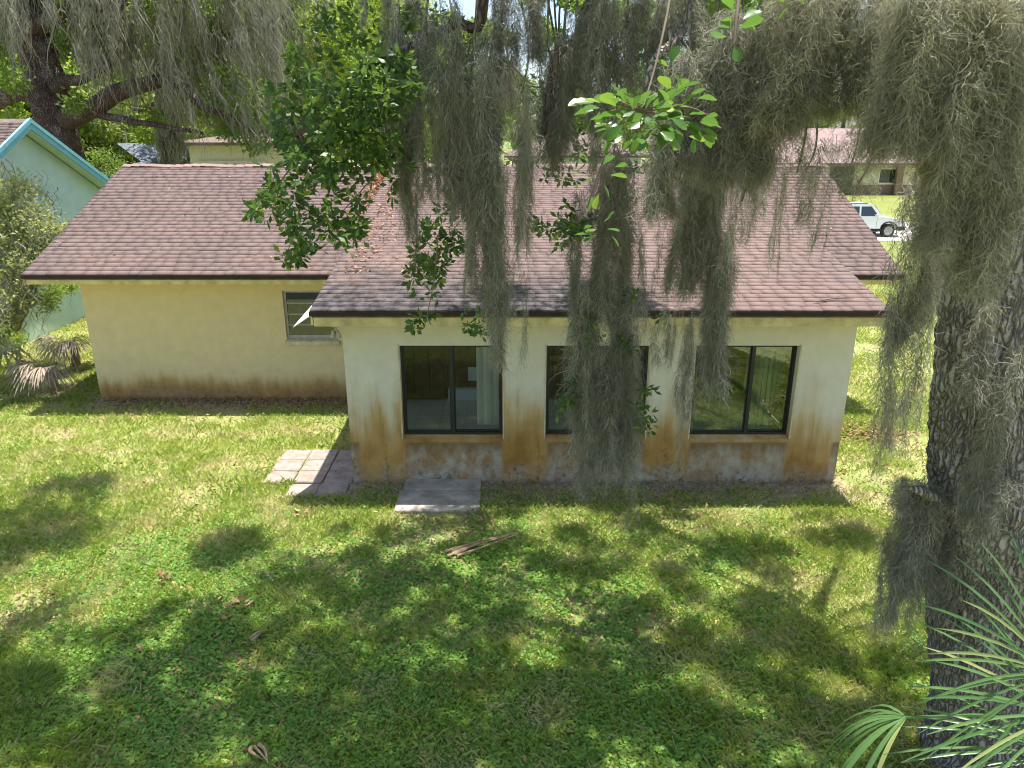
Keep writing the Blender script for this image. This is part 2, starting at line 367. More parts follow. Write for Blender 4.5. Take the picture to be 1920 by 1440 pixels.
# ================================================================== the house
house = thing('house', 'single storey yellow stucco house with mauve shingle roof and stained rear wall', 'house', (-.9, 14, 0))
def wall_grid(xs, zs, hole, y0, y1):
    mb = MB(); nx, nz = len(xs)-1, len(zs)-1
    S = lambda i, j: 0 <= i < nx and 0 <= j < nz and (i, j) not in hole
    for i in range(nx):
        for j in range(nz):
            if not S(i, j): continue
            x0, x1, z0, z1 = xs[i], xs[i+1], zs[j], zs[j+1]
            mb.quad((x0,y0,z0),(x1,y0,z0),(x1,y0,z1),(x0,y0,z1)); mb.quad((x0,y1,z0),(x0,y1,z1),(x1,y1,z1),(x1,y1,z0))
            if not S(i-1, j): mb.quad((x0,y0,z0),(x0,y0,z1),(x0,y1,z1),(x0,y1,z0))
            if not S(i+1, j): mb.quad((x1,y0,z0),(x1,y1,z0),(x1,y1,z1),(x1,y0,z1))
            if not S(i, j-1): mb.quad((x0,y0,z0),(x0,y1,z0),(x1,y1,z0),(x1,y0,z0))
            if not S(i, j+1): mb.quad((x0,y0,z1),(x1,y0,z1),(x1,y1,z1),(x0,y1,z1))
    return mb
def merge_build(mb, name, mat, parent):
    o = mb.build(name, mat, parent); me = o.data
    bm = bmesh.new(); bm.from_mesh(me); bmesh.ops.remove_doubles(bm, verts=bm.verts, dist=1e-4)
    bmesh.ops.recalc_face_normals(bm, faces=bm.faces); bm.to_mesh(me); bm.free(); return o
WX = [(-1.63, -.14), (.5, 1.99), (2.66, 4.15)]; SZ, HZ = .70, 2.15
merge_build(wall_grid([-2.43, -1.63, -.14, .5, 1.99, 2.66, 4.15, 4.93], [-.2, SZ, HZ, 2.66], {(1, 1), (3, 1), (5, 1)}, 10.2, 10.4), 'rear_wall', M['bump'], house)['label'] = 'pale stucco wall with rust brown sprinkler stains'
merge_build(wall_grid([-8.3, -4.43, -3.42, -2.435], [-.2, 1.2, 2.19, 2.5], {(1, 1)}, 13.98, 14.18), 'wing_wall', M['wing'], house)
box('wing_wall', M['wing'], house, 4.935, 6.5, 13.98, 14.18, -.2, 2.5)
SM, SB = .41, .2028                                # slopes of the main and the low roof
ME, MZ, MRY = 13.38, 2.60, 17.70; MRZ = MZ + SM*(MRY-ME)
BE, BZ = 9.75, 2.76; BRZ = BZ + SB*(MRY-BE)
bz = lambda y: BZ+SB*(y-BE)-.16
for x0, x1 in ((-2.43, -2.23), (4.73, 4.93)):       # side walls of the bump-out, up to the low roof, each with an unseen glass door added to let daylight in
    for ya, yb, za in ((10.402, 11.1, -.2), (11.1, 13.4, 2.15), (13.4, 17.3, -.2)):
        MB().prism([(x0, ya, za), (x0, yb, za), (x0, yb, bz(yb)), (x0, ya, bz(ya))], (x1-x0, 0, 0)).build('side_wall', M['bump'], house)
    xm = (x0+x1)/2; dr_ = box('added_daylight_door', M['alum'], house, xm-.03, xm+.03, 12.22, 12.28, .09, 2.14)
    for ya, yb in ((11.11, 12.218), (12.282, 13.39)): box('pane', M['glass'], dr_, xm-.003, xm+.003, ya, yb, .1, 2.14)
    box('threshold', M['slab'], dr_, x0+.01, x1-.01, 11.105, 13.395, -.2, .085)
for x in (-8.3, 6.3):
    MB().prism([(x, 14.182, -.2), (x, 21.4, -.2), (x, 21.4, 2.6), (x, MRY, MRZ-.14), (x, 14.182, MZ+SM*(14.182-ME)-.14)], (.2, 0, 0)).build('gable_wall', M['wing'], house)
box('front_wall', M['wing'], house, -8.09, 6.29, 21.2, 21.4, -.2, 2.5)
# roof decks
MX0, MX1 = -8.95, 7.14; BX0, BX1 = -2.72, 5.12
roof = MB().prism([(MX0, ME, MZ-.09), (MX0, MRY, MRZ-.09), (MX0, 2*MRY-ME, MZ-.09), (MX0, 2*MRY-ME, MZ), (MX0, MRY, MRZ), (MX0, ME, MZ)], (MX1-MX0, 0, 0)).build('roof', M['roof_gray'], house)
low = MB().prism([(BX0, BE, BZ-.09), (BX0, MRY-.05, BRZ-.10), (BX0, MRY-.05, BRZ), (BX0, BE, BZ)], (BX1-BX0, 0, 0)).build('low_roof', M['roof_gray'], house)
TABV = np.array([(0,0,0),(1,0,0),(1,1,0),(0,1,0),(0,0,1),(1,0,1),(1,1,.25),(0,1,.25)], float)
TABF = np.array([(4,5,6,7),(0,1,5,4),(1,2,6,5),(3,0,4,7)])
TAB_LIB = {}
def tab_mesh(w_, l_, th):
    k = (round(w_, 2), round(l_, 2), round(th, 3))
    if k not in TAB_LIB: TAB_LIB[k] = np_mesh('shingle', TABV*np.array([k[0]-.0015, k[1], k[2]]), TABF, M['shingle'], attr=np.zeros(8))
    return TAB_LIB[k]
EXP = .143
def shingle_plane(parent, x0, x1, y0, z0, slope, y1, single, skip=None):
    L = math.hypot(y1-y0, (y1-y0)*slope); c, s = math.cos(math.atan(slope)), math.sin(math.atan(slope))
    U = np.array([0, c, s]); N = np.array([0, -s, c]); Vs = []; Ts = []; ns = 0
    for k in range(int(L/EXP)+1):
        a = k*EXP; b = min(a+EXP+.03, L); x = x0 - (k*.137 % .25) if k else x0
        wave = .006*math.sin(k*1.7)
        while x < x1 - .02:
            wd = random.choice((.17, .20, .24, .28, .33)); xa, xb = max(x, x0), min(x+wd, x1)
            if x1 - xb < .08: xb = x1
            x = xb
            if xb - xa < .02: continue
            if skip and skip((xa+xb)/2, y0 + a*c): continue
            th = random.choice((.018, .02, .022, .025)); aa = a - .012 + random.uniform(-.002, .002) + .010*mnoise.noise((xa*.6, k*.9, 5))
            o = np.array([xa, y0, z0 + .004]) + U*aa
            if single and k < 11 and ns < 296:
                inst('shingle', tab_mesh(xb-xa, b-aa, th), parent, o, (math.atan(slope), 0, 0)); ns += 1
            else:
                Vs.append(o + TABV[:, :1]*(xb-xa-.0015)*np.array([1, 0, 0]) + TABV[:, 1:2]*U*(b-aa) + TABV[:, 2:]*N*th); Ts.append(random.random())
    n = len(Vs); Fc = (np.arange(n)[:, None, None]*8 + TABF).reshape(-1, 4)
    o = np_obj('shingle_courses', np.concatenate(Vs), Fc, M['shingle'], parent, attr=np.repeat(Ts, 8)); o['kind'] = 'stuff'
shingle_plane(low, BX0-.02, BX1+.02, BE, BZ, SB, MRY-.05, True)
shingle_plane(roof, MX0-.02, MX1+.02, ME, MZ, SM, MRY, False, lambda x, y: -2.2 < x < 4.6)
cp = []
for i, x in enumerate(np.arange(MX0, MX1, .2)):
    h = MRZ + .035 + .012*math.sin(i*.9) 
    if x > BX0-.1 and x < BX1: h = BRZ + .04
    cp.append(np.array([(x, MRY-.15, h-.05), (x+.215, MRY-.15, h-.06), (x+.215, MRY, h-.012), (x, MRY, h), (x, MRY+.15, h-.05), (x+.215, MRY+.15, h-.06)]))
n = len(cp); o = np_obj('ridge_cap', np.concatenate(cp), (np.arange(n)[:, None, None]*6 + np.array([(0,1,2,3),(3,2,5,4)])).reshape(-1, 4), M['shingle'], roof, attr=np.repeat(RNG.random(n), 6)); o['kind'] = 'stuff'
# eaves
def eave(x0, x1, y, ztop, wy, h, wall_ranges):
    box('drip_edge', M['drip'], house, x0-.03, x1+.03, y-.03, y+.004, ztop-.065, ztop-.004)
    box('fascia', M['fascia'], house, x0+.02, x1-.02, y+.005, y+.03, ztop-.065-h, ztop-.07)
    for a, b in wall_ranges: box('soffit', M['soffit'], house, a, b, y+.032, wy-.002, ztop-.06-h, ztop-.045-h)
eave(BX0, BX1, BE, BZ, 10.2, .15, [(BX0+.03, BX1-.03)])
eave(MX0, BX0+.22, ME, MZ, 13.98, .11, [(MX0+.03, -2.45)])
eave(BX1-.15, MX1, ME, MZ, 13.98, .11, [(4.95, MX1-.03)])
for x in (BX0-.02, BX1-.01):
    MB().prism([(x, BE, BZ-.19), (x, MRY-.2, BRZ-.21), (x, MRY-.2, BRZ-.03), (x, BE, BZ-.008)], (.03, 0, 0)).build('rake_board', M['fascia'], house)
for x in (MX0-.02, MX1-.01):
    MB().prism([(x, ME, MZ-.19), (x, MRY, MRZ-.19), (x, 2*MRY-ME, MZ-.19), (x, 2*MRY-ME, MZ-.008), (x, MRY, MRZ-.008), (x, ME, MZ-.008)], (.03, 0, 0)).build('rake_board', M['fascia'], house)
a, b, c = Vector((-2.74, 9.76, 2.70)), Vector((-2.74, 10.5, 2.86)), Vector((-3.0, 9.80, 2.53))
MB().prism([a, b, c], (0, .004, -.012)).build('flashing', M['white'], house)['label'] = 'loose white metal flashing at the roof corner'
# big windows
for wi, (x0, x1) in enumerate(WX):
    yw = 10.30; mb = MB(); t = .034
    mb.box(x0+.002, x0+t, yw, yw+.07, SZ+.03, HZ-.002).box(x1-t, x1-.002, yw, yw+.07, SZ+.03, HZ-.002)
    mb.box(x0+t, x1-t, yw+.001, yw+.069, HZ-t, HZ-.003).box(x0+t, x1-t, yw+.001, yw+.069, SZ+.031, SZ+.03+t)
    win = mb.build('window', M['alum'], house)
    win['label'] = ['dark framed sliding window over the concrete step', 'dark framed sliding window behind the longest moss', 'dark framed sliding window reflecting the lawn'][wi]
    xm = (x0+x1)/2 + (.0, .0, .12)[wi]
    box('mullion', M['alum'], win, xm-.024, xm+.024, yw-.008, yw+.06, SZ+.066, HZ-.036)
    for a, b, yy in ((x0+.036, xm-.026, yw+.03), (xm+.026, x1-.036, yw+.045)):
        box('pane', M['glass2'] if wi == 2 else M['glass'], win, a, b, yy, yy+.004, SZ+.067, HZ-.037)
        mb = MB(); mb.box(a, a+.016, yy-.012, yy+.018, SZ+.066, HZ-.036).box(b-.016, b, yy-.012, yy+.018, SZ+.066, HZ-.036).box(a+.016, b-.016, yy-.0115, yy+.0175, SZ+.0665, SZ+.09).box(a+.016, b-.016, yy-.0115, yy+.0175, HZ-.058, HZ-.0365)
        mb.build('sash', M['alum'], win)
    MB().prism([(x0+.004, 10.196, SZ-.06), (x0+.004, 10.299, SZ-.02), (x0+.004, 10.299, SZ+.028), (x0+.004, 10.18, SZ-.012)], (x1-x0-.008, 0, 0)).build('sill', M['bump'], win)
    for ca in (x0-.022, x1+.002): box('caulk', M['soffit'], win, ca, ca+.02, 10.19, 10.199, SZ, HZ+.02)
    spans = [(x1-.36, x1-.09, .052)], [(x1-.27, x1-.09, .06)], [(x0+.86, x0+.96, .06), (x1-.42, x1-.12, .075)]
    for sa, sb, st in spans[wi]:
        for k, x in enumerate(np.arange(sa, sb, st)):
            ang = R(38 + 12*math.sin(k*2.1+wi)); d = Vector((math.cos(ang), math.sin(ang), 0))*.042
            z0 = SZ+.1 if wi != 2 or sa > x0+1 else 1.35
            p = Vector((x, 10.52, z0)); MB().prism([p-d, p+d, p+d+Vector((.002, -.003, 0)), p-d+Vector((.002, -.003, 0))], (0, 0, HZ+.12-z0)).build('blind_slat', M['blind'], win)
# wing window: louvred panes
x0, x1, z0, z1 = -4.43, -3.42, 1.2, 2.19
mb = MB(); t = .045; y = 14.04
mb.box(x0+.002, x0+t, y, y+.06, z0+.03, z1-.002).box(x1-t, x1-.002, y, y+.06, z0+.03, z1-.002).box(x0+t, x1-t, y+.001, y+.059, z1-t, z1-.003).box(x0+t, x1-t, y+.001, y+.059, z0+.031, z0+.03+t)
win = mb.build('window', M['mill'], house); win['label'] = 'small louvred window in the yellow wing wall'
for k in range(4):
    za = z0 + .085 + k*.217; zb = za + .225
    MB().prism([(x0+.05, y+.012, za), (x0+.05, y+.035, zb), (x0+.05, y+.040, zb), (x0+.05, y+.017, za)], (x1-x0-.1, 0, 0)).build('louvre_pane', M['louvre'], win)
    box('louvre_rail', M['mill'], win, x0+.047, x1-.047, y-.004, y+.012, za-.012, za+.008)
MB().prism([(x0-.03, 13.93, z0-.09), (x0-.03, 14.039, z0-.09), (x0-.03, 14.039, z0+.028), (x0-.03, 13.93, z0-.01)], (x1-x0+.06, 0, 0)).build('sill', M['soffit'], win)
# inside of the bump-out room
floor = box('room_floor', M['concrete'], house, -2.22, 4.72, 10.41, 13.96, -.1, .07)
tl = .45; tile_me = MB().box(0, tl-.008, 0, tl-.008, 0, .012).build('tile', M['tile'], house); tmesh = tile_me.data; bpy.data.objects.remove(tile_me)
tmesh.transform(Matrix.Translation(OFF['house']))
for i in range(15):
    for j in range(7):
        inst('tile', tmesh, floor, (-2.2 + i*tl, 10.47 + j*tl, .072))
for k in range(23):
    x = -2.22 + k*.3018; 
    box('panel_board', M['panel'], house, x, x+.296, 13.72 + (k % 2)*.006, 13.75, .09, 2.44)
box('room_ceiling', M['white'], house, -2.22, 4.72, 10.41, 13.95, 2.45, 2.49)
for x0, x1, mm in ((-2.228, -2.20, 'panel'), (4.70, 4.728, 'inside')):
    for ya, yb, za in ((10.41, 11.1, .09), (13.4, 13.70, .09), (11.102, 13.398, 2.15)): box('room_wall', M[mm], house, x0, x1, ya, yb, za, 2.44)
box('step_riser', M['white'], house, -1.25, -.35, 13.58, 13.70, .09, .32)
box('bright_patch_board', M['white'], house, -.86, -.50, 13.69, 13.71, .46, .74)  # white board standing in for a bright patch of light on the back wall
for y in (11.0, 13.38): box('door_casing', M['white'], house, 4.66, 4.698, y, y+.12, .1, 2.2)
for k in range(5): box('blind_slat', M['blind'], house, 4.62, 4.65, 13.0+k*.07, 13.05+k*.07, .15, 2.3)
# flood lamp under the roof corner
q = P(628, 606, 9.95)
lf = MB().box(q.x-.05, q.x+.05, q.y-.05, q.y+.05, 2.50, 2.548).tube([(q.x, q.y, 2.50), (q.x, q.y-.01, 2.44)], .015, 8).build('flood_lamp', M['brass'], house)
for s in (-1, 1):
    MB().lathe((q.x+s*.035, q.y-.01, 2.40), [(.045, -.06), (.04, -.03), (.025, .01), (.015, .045)], n=12).build('lamp_shade', M['brass'], lf, smooth=True)
# ================================================================== slabs
sl = thing('concrete_step', 'weathered grey concrete pad below the left sliding window', 'slab', (-1.05, 9.7, 0))
mb = MB().box(-1.66, -.46, 9.2, 9.84, -.1, .03); mb.build('slab', M['slab'], sl, bevel=.012)
MB().box(-1.62, -.47, 9.846, 10.19, -.1, .042).build('slab', M['slab'], sl, bevel=.012)
pv = thing('paver_patio', 'small patio of pinkish concrete pavers beside the rear wall corner', 'patio', (-3.1, 10.5, 0))
for i in range(3):
    for j in range(4):
        if i == 0 and j == 0: continue
        x, y = -3.80 + i*.455, 9.70 + j*.425
        mb = MB().box(-.218, .218, -.2, .2, -.08, .012); o = mb.build('paver', M['paver'], pv, bevel=.014)
        o.data.transform(Matrix.Translation(OFF[pv.name])); o.location = Vector((x+.22+random.uniform(-.01, .01), y+.2+random.uniform(-.01, .01), random.uniform(-.008, .008))) - OFF[pv.name]
        o.rotation_euler = (random.uniform(-.02, .02), random.uniform(-.02, .02), random.uniform(-.03, .03))

# ================================================================== neighbours
def gable_house(name, label, xg, yc, half, length, zpk, slope, mw, mr, mt, over=.45, wall_h=None):
    # ridge along X, gable at x = xg facing +X, body toward -X
    t = thing(name, label, 'house', (xg - length/2, yc, 0)); ze = zpk - slope*half
    MB().prism([(xg-over, yc-half+.5, -.2), (xg-over, yc+half-.5, -.2), (xg-over, yc+half-.5, ze+slope*.5-.16), (xg-over, yc, zpk-.16), (xg-over, yc-half+.5, ze+slope*.5-.16)], (-length, 0, 0)).build('wall', mw, t)
    rf = MB().prism([(xg-.03, yc-half, ze-.06), (xg-.03, yc, zpk-.06), (xg-.03, yc+half, ze-.06), (xg-.03, yc+half, ze), (xg-.03, yc, zpk), (xg-.03, yc-half, ze)], (-length-over, 0, 0)).build('roof', mr, t)
    for s in (-1, 1):
        MB().prism([(xg-.028, yc, zpk+.01), (xg-.028, yc+s*half, ze+.01), (xg-.028, yc+s*half, ze-.24), (xg-.028, yc, zpk-.24)], (.04, 0, 0)).build('rake_board', mt, t)
        MB().prism([(xg+.014, yc, zpk+.012), (xg+.014, yc+s*half, ze+.012), (xg+.014, yc+s*half, ze-.09), (xg+.014, yc, zpk-.09)], (.03, 0, 0)).build('rake_trim', mt, t)
        MB().prism([(xg-.035, yc+s*.02, zpk-.12), (xg-.035, yc+s*half, ze-.12), (xg-.035, yc+s*half, ze-.09), (xg-.035, yc+s*.02, zpk-.09)], (-over-.05, 0, 0)).build('rake_soffit', mw, t)
    return t, rf
tq, rf = gable_house('neighbour_house', 'pale aqua house with turquoise gable trim and brown shingles', -12.0, 19.4, 5.8, 9, 5.42, .5, M['aqua'], M['roof_gray'], M['teal'])
Vs = []; U = np.array([0, 1, .5])/math.hypot(1, .5); N = np.array([0, -.5, 1])/math.hypot(1, .5)
for k in range(int(6.4/.15)):
    x = -16.5
    while x < -12.05:
        wd = random.uniform(.2, .4); xb = min(x+wd, -12.02); oo = np.array([x, 13.6, 5.42-2.9+.004]) + U*k*.15
        Vs.append(oo + TABV[:, :1]*(xb-x-.005)*np.array([1, 0, 0]) + TABV[:, 1:2]*U*.17 + TABV[:, 2:]*N*random.choice((.015, .028))); x = xb
n = len(Vs); o = np_obj('shingle_courses', np.concatenate(Vs), (np.arange(n)[:, None, None]*8+TABF).reshape(-1, 4), M['roof_gray'], rf); o['kind'] = 'stuff'

def far_house(name, label, x0, x1, y, depth, zw, zr, mw, mr, wins=(), wain=None, hip=True):
    t = thing(name, label, 'house', ((x0+x1)/2, y+depth/2, 0)); ov = .6; ym = y+depth/2
    MB().box(x0, x1, y, y+depth, -.2, zw).build('wall', mw, t)
    h = depth/2 if hip else -ov+.02
    a, b, c, d = (x0-ov, y-ov, zw), (x1+ov, y-ov, zw), (x1+ov, y+depth+ov, zw), (x0-ov, y+depth+ov, zw); e, f = (x0+h, ym, zr), (x1-h, ym, zr)
    up = [Vector(q)+Vector((0, 0, .16)) for q in (a, b, c, d)]
    MB().add([a, b, c, d] + up + [e, f], [(0,3,2,1),(0,1,5,4),(1,2,6,5),(2,3,7,6),(3,0,4,7),(4,5,9,8),(5,6,9),(6,7,8,9),(7,4,8)]).build('roof', mr, t)
    if wain: box('wainscot', wain, t, x0-.05, x1+.05, y-.08, y-.002, -.1, .85)
    for (wx0, wx1, wz0, wz1) in wins:
        f = MB().box(wx0, wx1, y-.09, y-.004, wz0, wz0+.09).box(wx0, wx1, y-.09, y-.004, wz1-.09, wz1).box(wx0, wx0+.09, y-.09, y-.004, wz0+.09, wz1-.09).box(wx1-.09, wx1, y-.09, y-.004, wz0+.09, wz1-.09).build('window', M['white'], t)
        box('pane', M['darkwin'], f, wx0+.09, wx1-.09, y-.05, y-.01, wz0+.09, wz1-.09)
    return t
fx = lambda px, y: (px-960)/F*(y*CP+.319*3)
t = far_house('street_house', 'cream house with pinkish roof and brown brick wainscot across the street', fx(1395, 69), fx(1850, 69), 69, 9, 2.6, 5.75, M['cream'], M['roof_pink'],
          [(fx(1648, 69), fx(1690, 69), .95, 2.3), (fx(1500, 69), fx(1540, 69), .95, 2.3)], M['brick'])
box('porch_shade_block', M['darkwin'], t, fx(1556, 69), fx(1600, 69), 68.85, 68.99, 0, 2.45)  # dark block on the wall face, painted as the shade of a porch recess
box('porch_post', M['brick'], t, fx(1676, 69), fx(1688, 69), 68.3, 68.7, 0, 2.58)
far_house('far_house', 'beige house with slate blue roof behind the old oak', fx(195, 46), fx(300, 46), 46, 9, 2.5, 4.6, M['beige'], M['roof_blue'], [(fx(238, 46), fx(262, 46), .8, 2.1)])
far_house('far_house', 'tan house with brown roof beside the old oak trunk', fx(85, 52), fx(185, 52), 52, 9, 3.0, 4.6, M['beige'], M['roof_gray'], [(fx(150, 52), fx(165, 52), 1, 2.2)])
t = far_house('far_house', 'beige house with a wide garage door beyond the ridge', fx(365, 42), fx(545, 42), 42, 9, 4.55, 5.6, M['beige'], M['roof_gray'])
gd = box('garage_door', M['beige'], t, fx(380, 42), fx(505, 42), 41.9, 41.99, 0, 3.75)
for k in range(6): box('pane', M['darkwin'], gd, fx(385+k*20, 42), fx(396+k*20, 42), 41.87, 41.898, 3.38, 3.58)
far_house('far_house', 'white house seen through the hanging moss', fx(960, 62), fx(1200, 62), 62, 9, 3.4, 5.4, M['white'], M['roof_gray'], [(fx(1010, 62), fx(1030, 62), 1.2, 2.5), (fx(1110, 62), fx(1130, 62), 1.2, 2.5)])
q = P(708, 40, 60)
up_ = thing('utility_pole', 'pale concrete utility pole among the distant trees', 'pole', (q.x, 60, 0))
MB().tube([(q.x, 60, -.2), (q.x, 60, 9)], [.16, .11], 10).build('shaft', M['concrete'], up_); box('crossarm', M['twig'], up_, q.x-.9, q.x+.9, 59.85, 59.95, 8.2, 8.32)

# ================================================================== the parked car
def build_car():
    fr = P(1686, 425, 39.5).x; L = 4.24; x0 = fr - L; yc0, yc1 = 38.9, 40.7; t = thing('parked_car', 'white compact sport utility vehicle on the pale driveway', 'car', (fr-L/2, 39.8, .012))
    X = lambda u: x0 + u; g = .012
    prof = [(.05, .42), (.0, .55), (.02, .95), (.10, 1.02), (.30, 1.03), (3.05, 1.03), (3.30, 1.0), (3.95, .92), (4.16, .82), (4.22, .62), (4.20, .42)]
    arch = lambda c: [(c+.40, .42), (c+.36, .58), (c+.24, .70), (c, .76), (c-.24, .70), (c-.36, .58), (c-.40, .42)]
    poly = prof + [(4.0, .30)] + arch(3.38)[0:] + [(2.9, .28), (1.3, .28)] + arch(.86) + [(.2, .30)]
    o = MB().prism([(X(a), yc0, b+g) for a, b in poly], (0, yc1-yc0, 0)).build('body', M['carwhite'], t)
    cab = [(.12, 1.02), (.26, 1.62), (.42, 1.68), (2.35, 1.68), (2.52, 1.63), (3.06, 1.02)]
    ins = .13; mb = MB(); n = len(cab)
    va = [(X(a), yc0 + ins*(b-1.02)/.66 + .02, b+g) for a, b in cab] + [(X(a), yc1 - ins*(b-1.02)/.66 - .02, b+g) for a, b in cab]
    mb.add(va, [tuple(range(n)), tuple(range(n, 2*n))[::-1]] + [(i, i+n, (i+1) % n+n, (i+1) % n) for i in range(n)]).build('cabin', M['carwhite'], t)
    for a0, a1, b0, b1 in ((.32, .42, .95, .95), (1.05, 1.05, 1.78, 1.78), (1.88, 1.88, 2.80, 2.40)):
        z0, z1 = 1.08, 1.56; f = lambda z: yc0 + ins*(z-1.02)/.66 + .012
        MB().prism([(X(a0), f(z0), z0+g), (X(b0), f(z0), z0+g), (X(b1), f(z1), z1+g), (X(a1), f(z1), z1+g)], (0, .012, 0)).build('side_window', M['carglass'], t)
    MB().add([(X(3.00), yc0+.1, 1.08+g), (X(3.00), yc1-.1, 1.08+g), (X(2.57), yc1-.2, 1.60+g), (X(2.57), yc0+.2, 1.60+g)], [(0, 1, 2, 3)]).build('windscreen', M['carglass'], t).location += Vector((.02, 0, .02))
    for c in (.86, 3.38):
        for yy, s in ((yc0, -1), (yc1, 1)):
            w_ = MB().lathe((X(c), yy - s*.10, .345), [(.26, -.11), (.345, -.10), (.345, .10), (.26, .11)] if True else [], 'Y', 22).build('wheel', M['black'], t, smooth=False)
            MB().lathe((X(c), yy + s*.012, .345), [(.23, -.02), (.23, .012), (.06, .02)], 'Y', 18).build('hub', M['rim'], w_)
            for k in range(5):
                a = k*2*math.pi/5; d = Vector((math.cos(a), 0, math.sin(a)))
                e = Vector((X(c), yy+s*.03, .345)); MB().tube([e + d*.05, e + d*.22], [.035, .03], 5).build('spoke', M['rim'], w_)
        pts = [(X(a), yc0-.012, b+g) for a, b in arch(c)]; out = [(X(c+(a-c)*1.13), yc0-.012, (b-.42)*1.18+.42+g) for a, b in arch(c)]
        mb = MB()
        for i in range(len(pts)-1): mb.prism([pts[i], pts[i+1], out[i+1], out[i]], (0, .02, 0))
        mb.build('wheel_arch', M['black'], t)
    box('side_sill', M['black'], t, X(1.28), X(2.96), yc0-.013, yc0+.02, .30, .45); box('bumper', M['black'], t, X(3.82), X(4.25), yc0-.014, yc1+.014, .36, .56)
    for a in (1.0, 1.82, 2.72): box('door_seam', M['black'], t, X(a), X(a+.012), yc0-.003, yc0+.005, .48, 1.03)
    for a in (1.55, 2.45): box('door_handle', M['carwhite'], t, X(a), X(a+.16), yc0-.03, yc0-.002, .92, .95)
    box('mirror', M['carwhite'], t, X(2.58), X(2.72), yc0-.18, yc0-.004, 1.05, 1.18)
    box('headlight', M['lamp'], t, X(4.0), X(4.19), yc0-.006, yc0+.22, .72, .84); box('roof_rail', M['black'], t, X(.6), X(2.2), yc0+.16, yc0+.19, 1.70, 1.74)
    box('roof_rail', M['black'], t, X(.6), X(2.2), yc1-.19, yc1-.16, 1.70, 1.74)
build_car()
# ================================================================== grass
def ground_z(x, y): return .022*mnoise.noise((x*.8, y*.8, 0)) + .012*mnoise.noise((x*2.7, y*2.7, 3)) - .02
def blocked(X, Y, pad=0):
    b = (X > HM[0]-pad) & (X < HM[1]+pad) & (Y > HM[2]-pad) & (Y < HM[3]+pad)
    b |= (X > HB[0]-pad) & (X < HB[1]+pad) & (Y > HB[2]-pad) & (Y < 14)
    b |= (X > -1.63) & (X < -.48) & (Y > 9.24) & (Y < 10.3)
    b |= (X > -3.32) & (X < -2.43) & (Y > 9.74) & (Y < 11.38); b |= (X > -3.77) & (X < -3.3) & (Y > 10.16) & (Y < 11.38)
    return b
def vnoise(X, Y, s, seed):
    g = np.random.default_rng(seed).random((64, 64)); x, y = X*s % 63, Y*s % 63
    i, j = x.astype(int), y.astype(int); u, v = x-i, y-j; u, v = u*u*(3-2*u), v*v*(3-2*v); i1, j1 = (i+1) % 64, (j+1) % 64
    return (g[i, j]*(1-u)+g[i1, j]*u)*(1-v) + (g[i, j1]*(1-u)+g[i1, j1]*u)*v
def fbm(X, Y, s, seed): return .5*vnoise(X+50, Y+50, s, seed) + .3*vnoise(X+50, Y+50, s*2.1, seed+1) + .2*vnoise(X+50, Y+50, s*4.3, seed+2)
def sample_ground(n, y0, y1, power):
    u = RNG.random(n); Y = (y0**(1-power) + u*(y1**(1-power)-y0**(1-power)))**(1/(1-power)) if power != 1 else y0*(y1/y0)**u
    hw = (Y*CP + H*SP)*(980/F) + 2.2; X = (RNG.random(n)*2-1)*hw
    return X, Y
def bare(X, Y):
    b = fbm(X, Y, .9, 31)
    near = np.minimum(np.where((X > HB[0]-.1) & (X < HB[1]+.1) & (Y < HB[2]), HB[2]-Y, 9), np.where((X > HM[0]-.1) & (X < HB[0]) & (Y < HM[2]), HM[2]-Y, 9))
    return np.clip((b-.54)*6, 0, .9), np.clip((1.25-near/.62)*(.35+1.3*fbm(X, Y, 1.6, 44)), 0, 1)
def clover_patch(X, Y): return fbm(X, Y, .55, 77)*.6 + .5*fbm(X, Y, 2.6, 91) + .26*np.clip((9.9-Y)/2.2, 0, 1)*np.clip((4.9-np.abs(X+.3))/2, 0, 1) + .10*RNG.normal(size=len(X)) > .735 + .12*np.clip((X-1.2)/2, 0, 1)
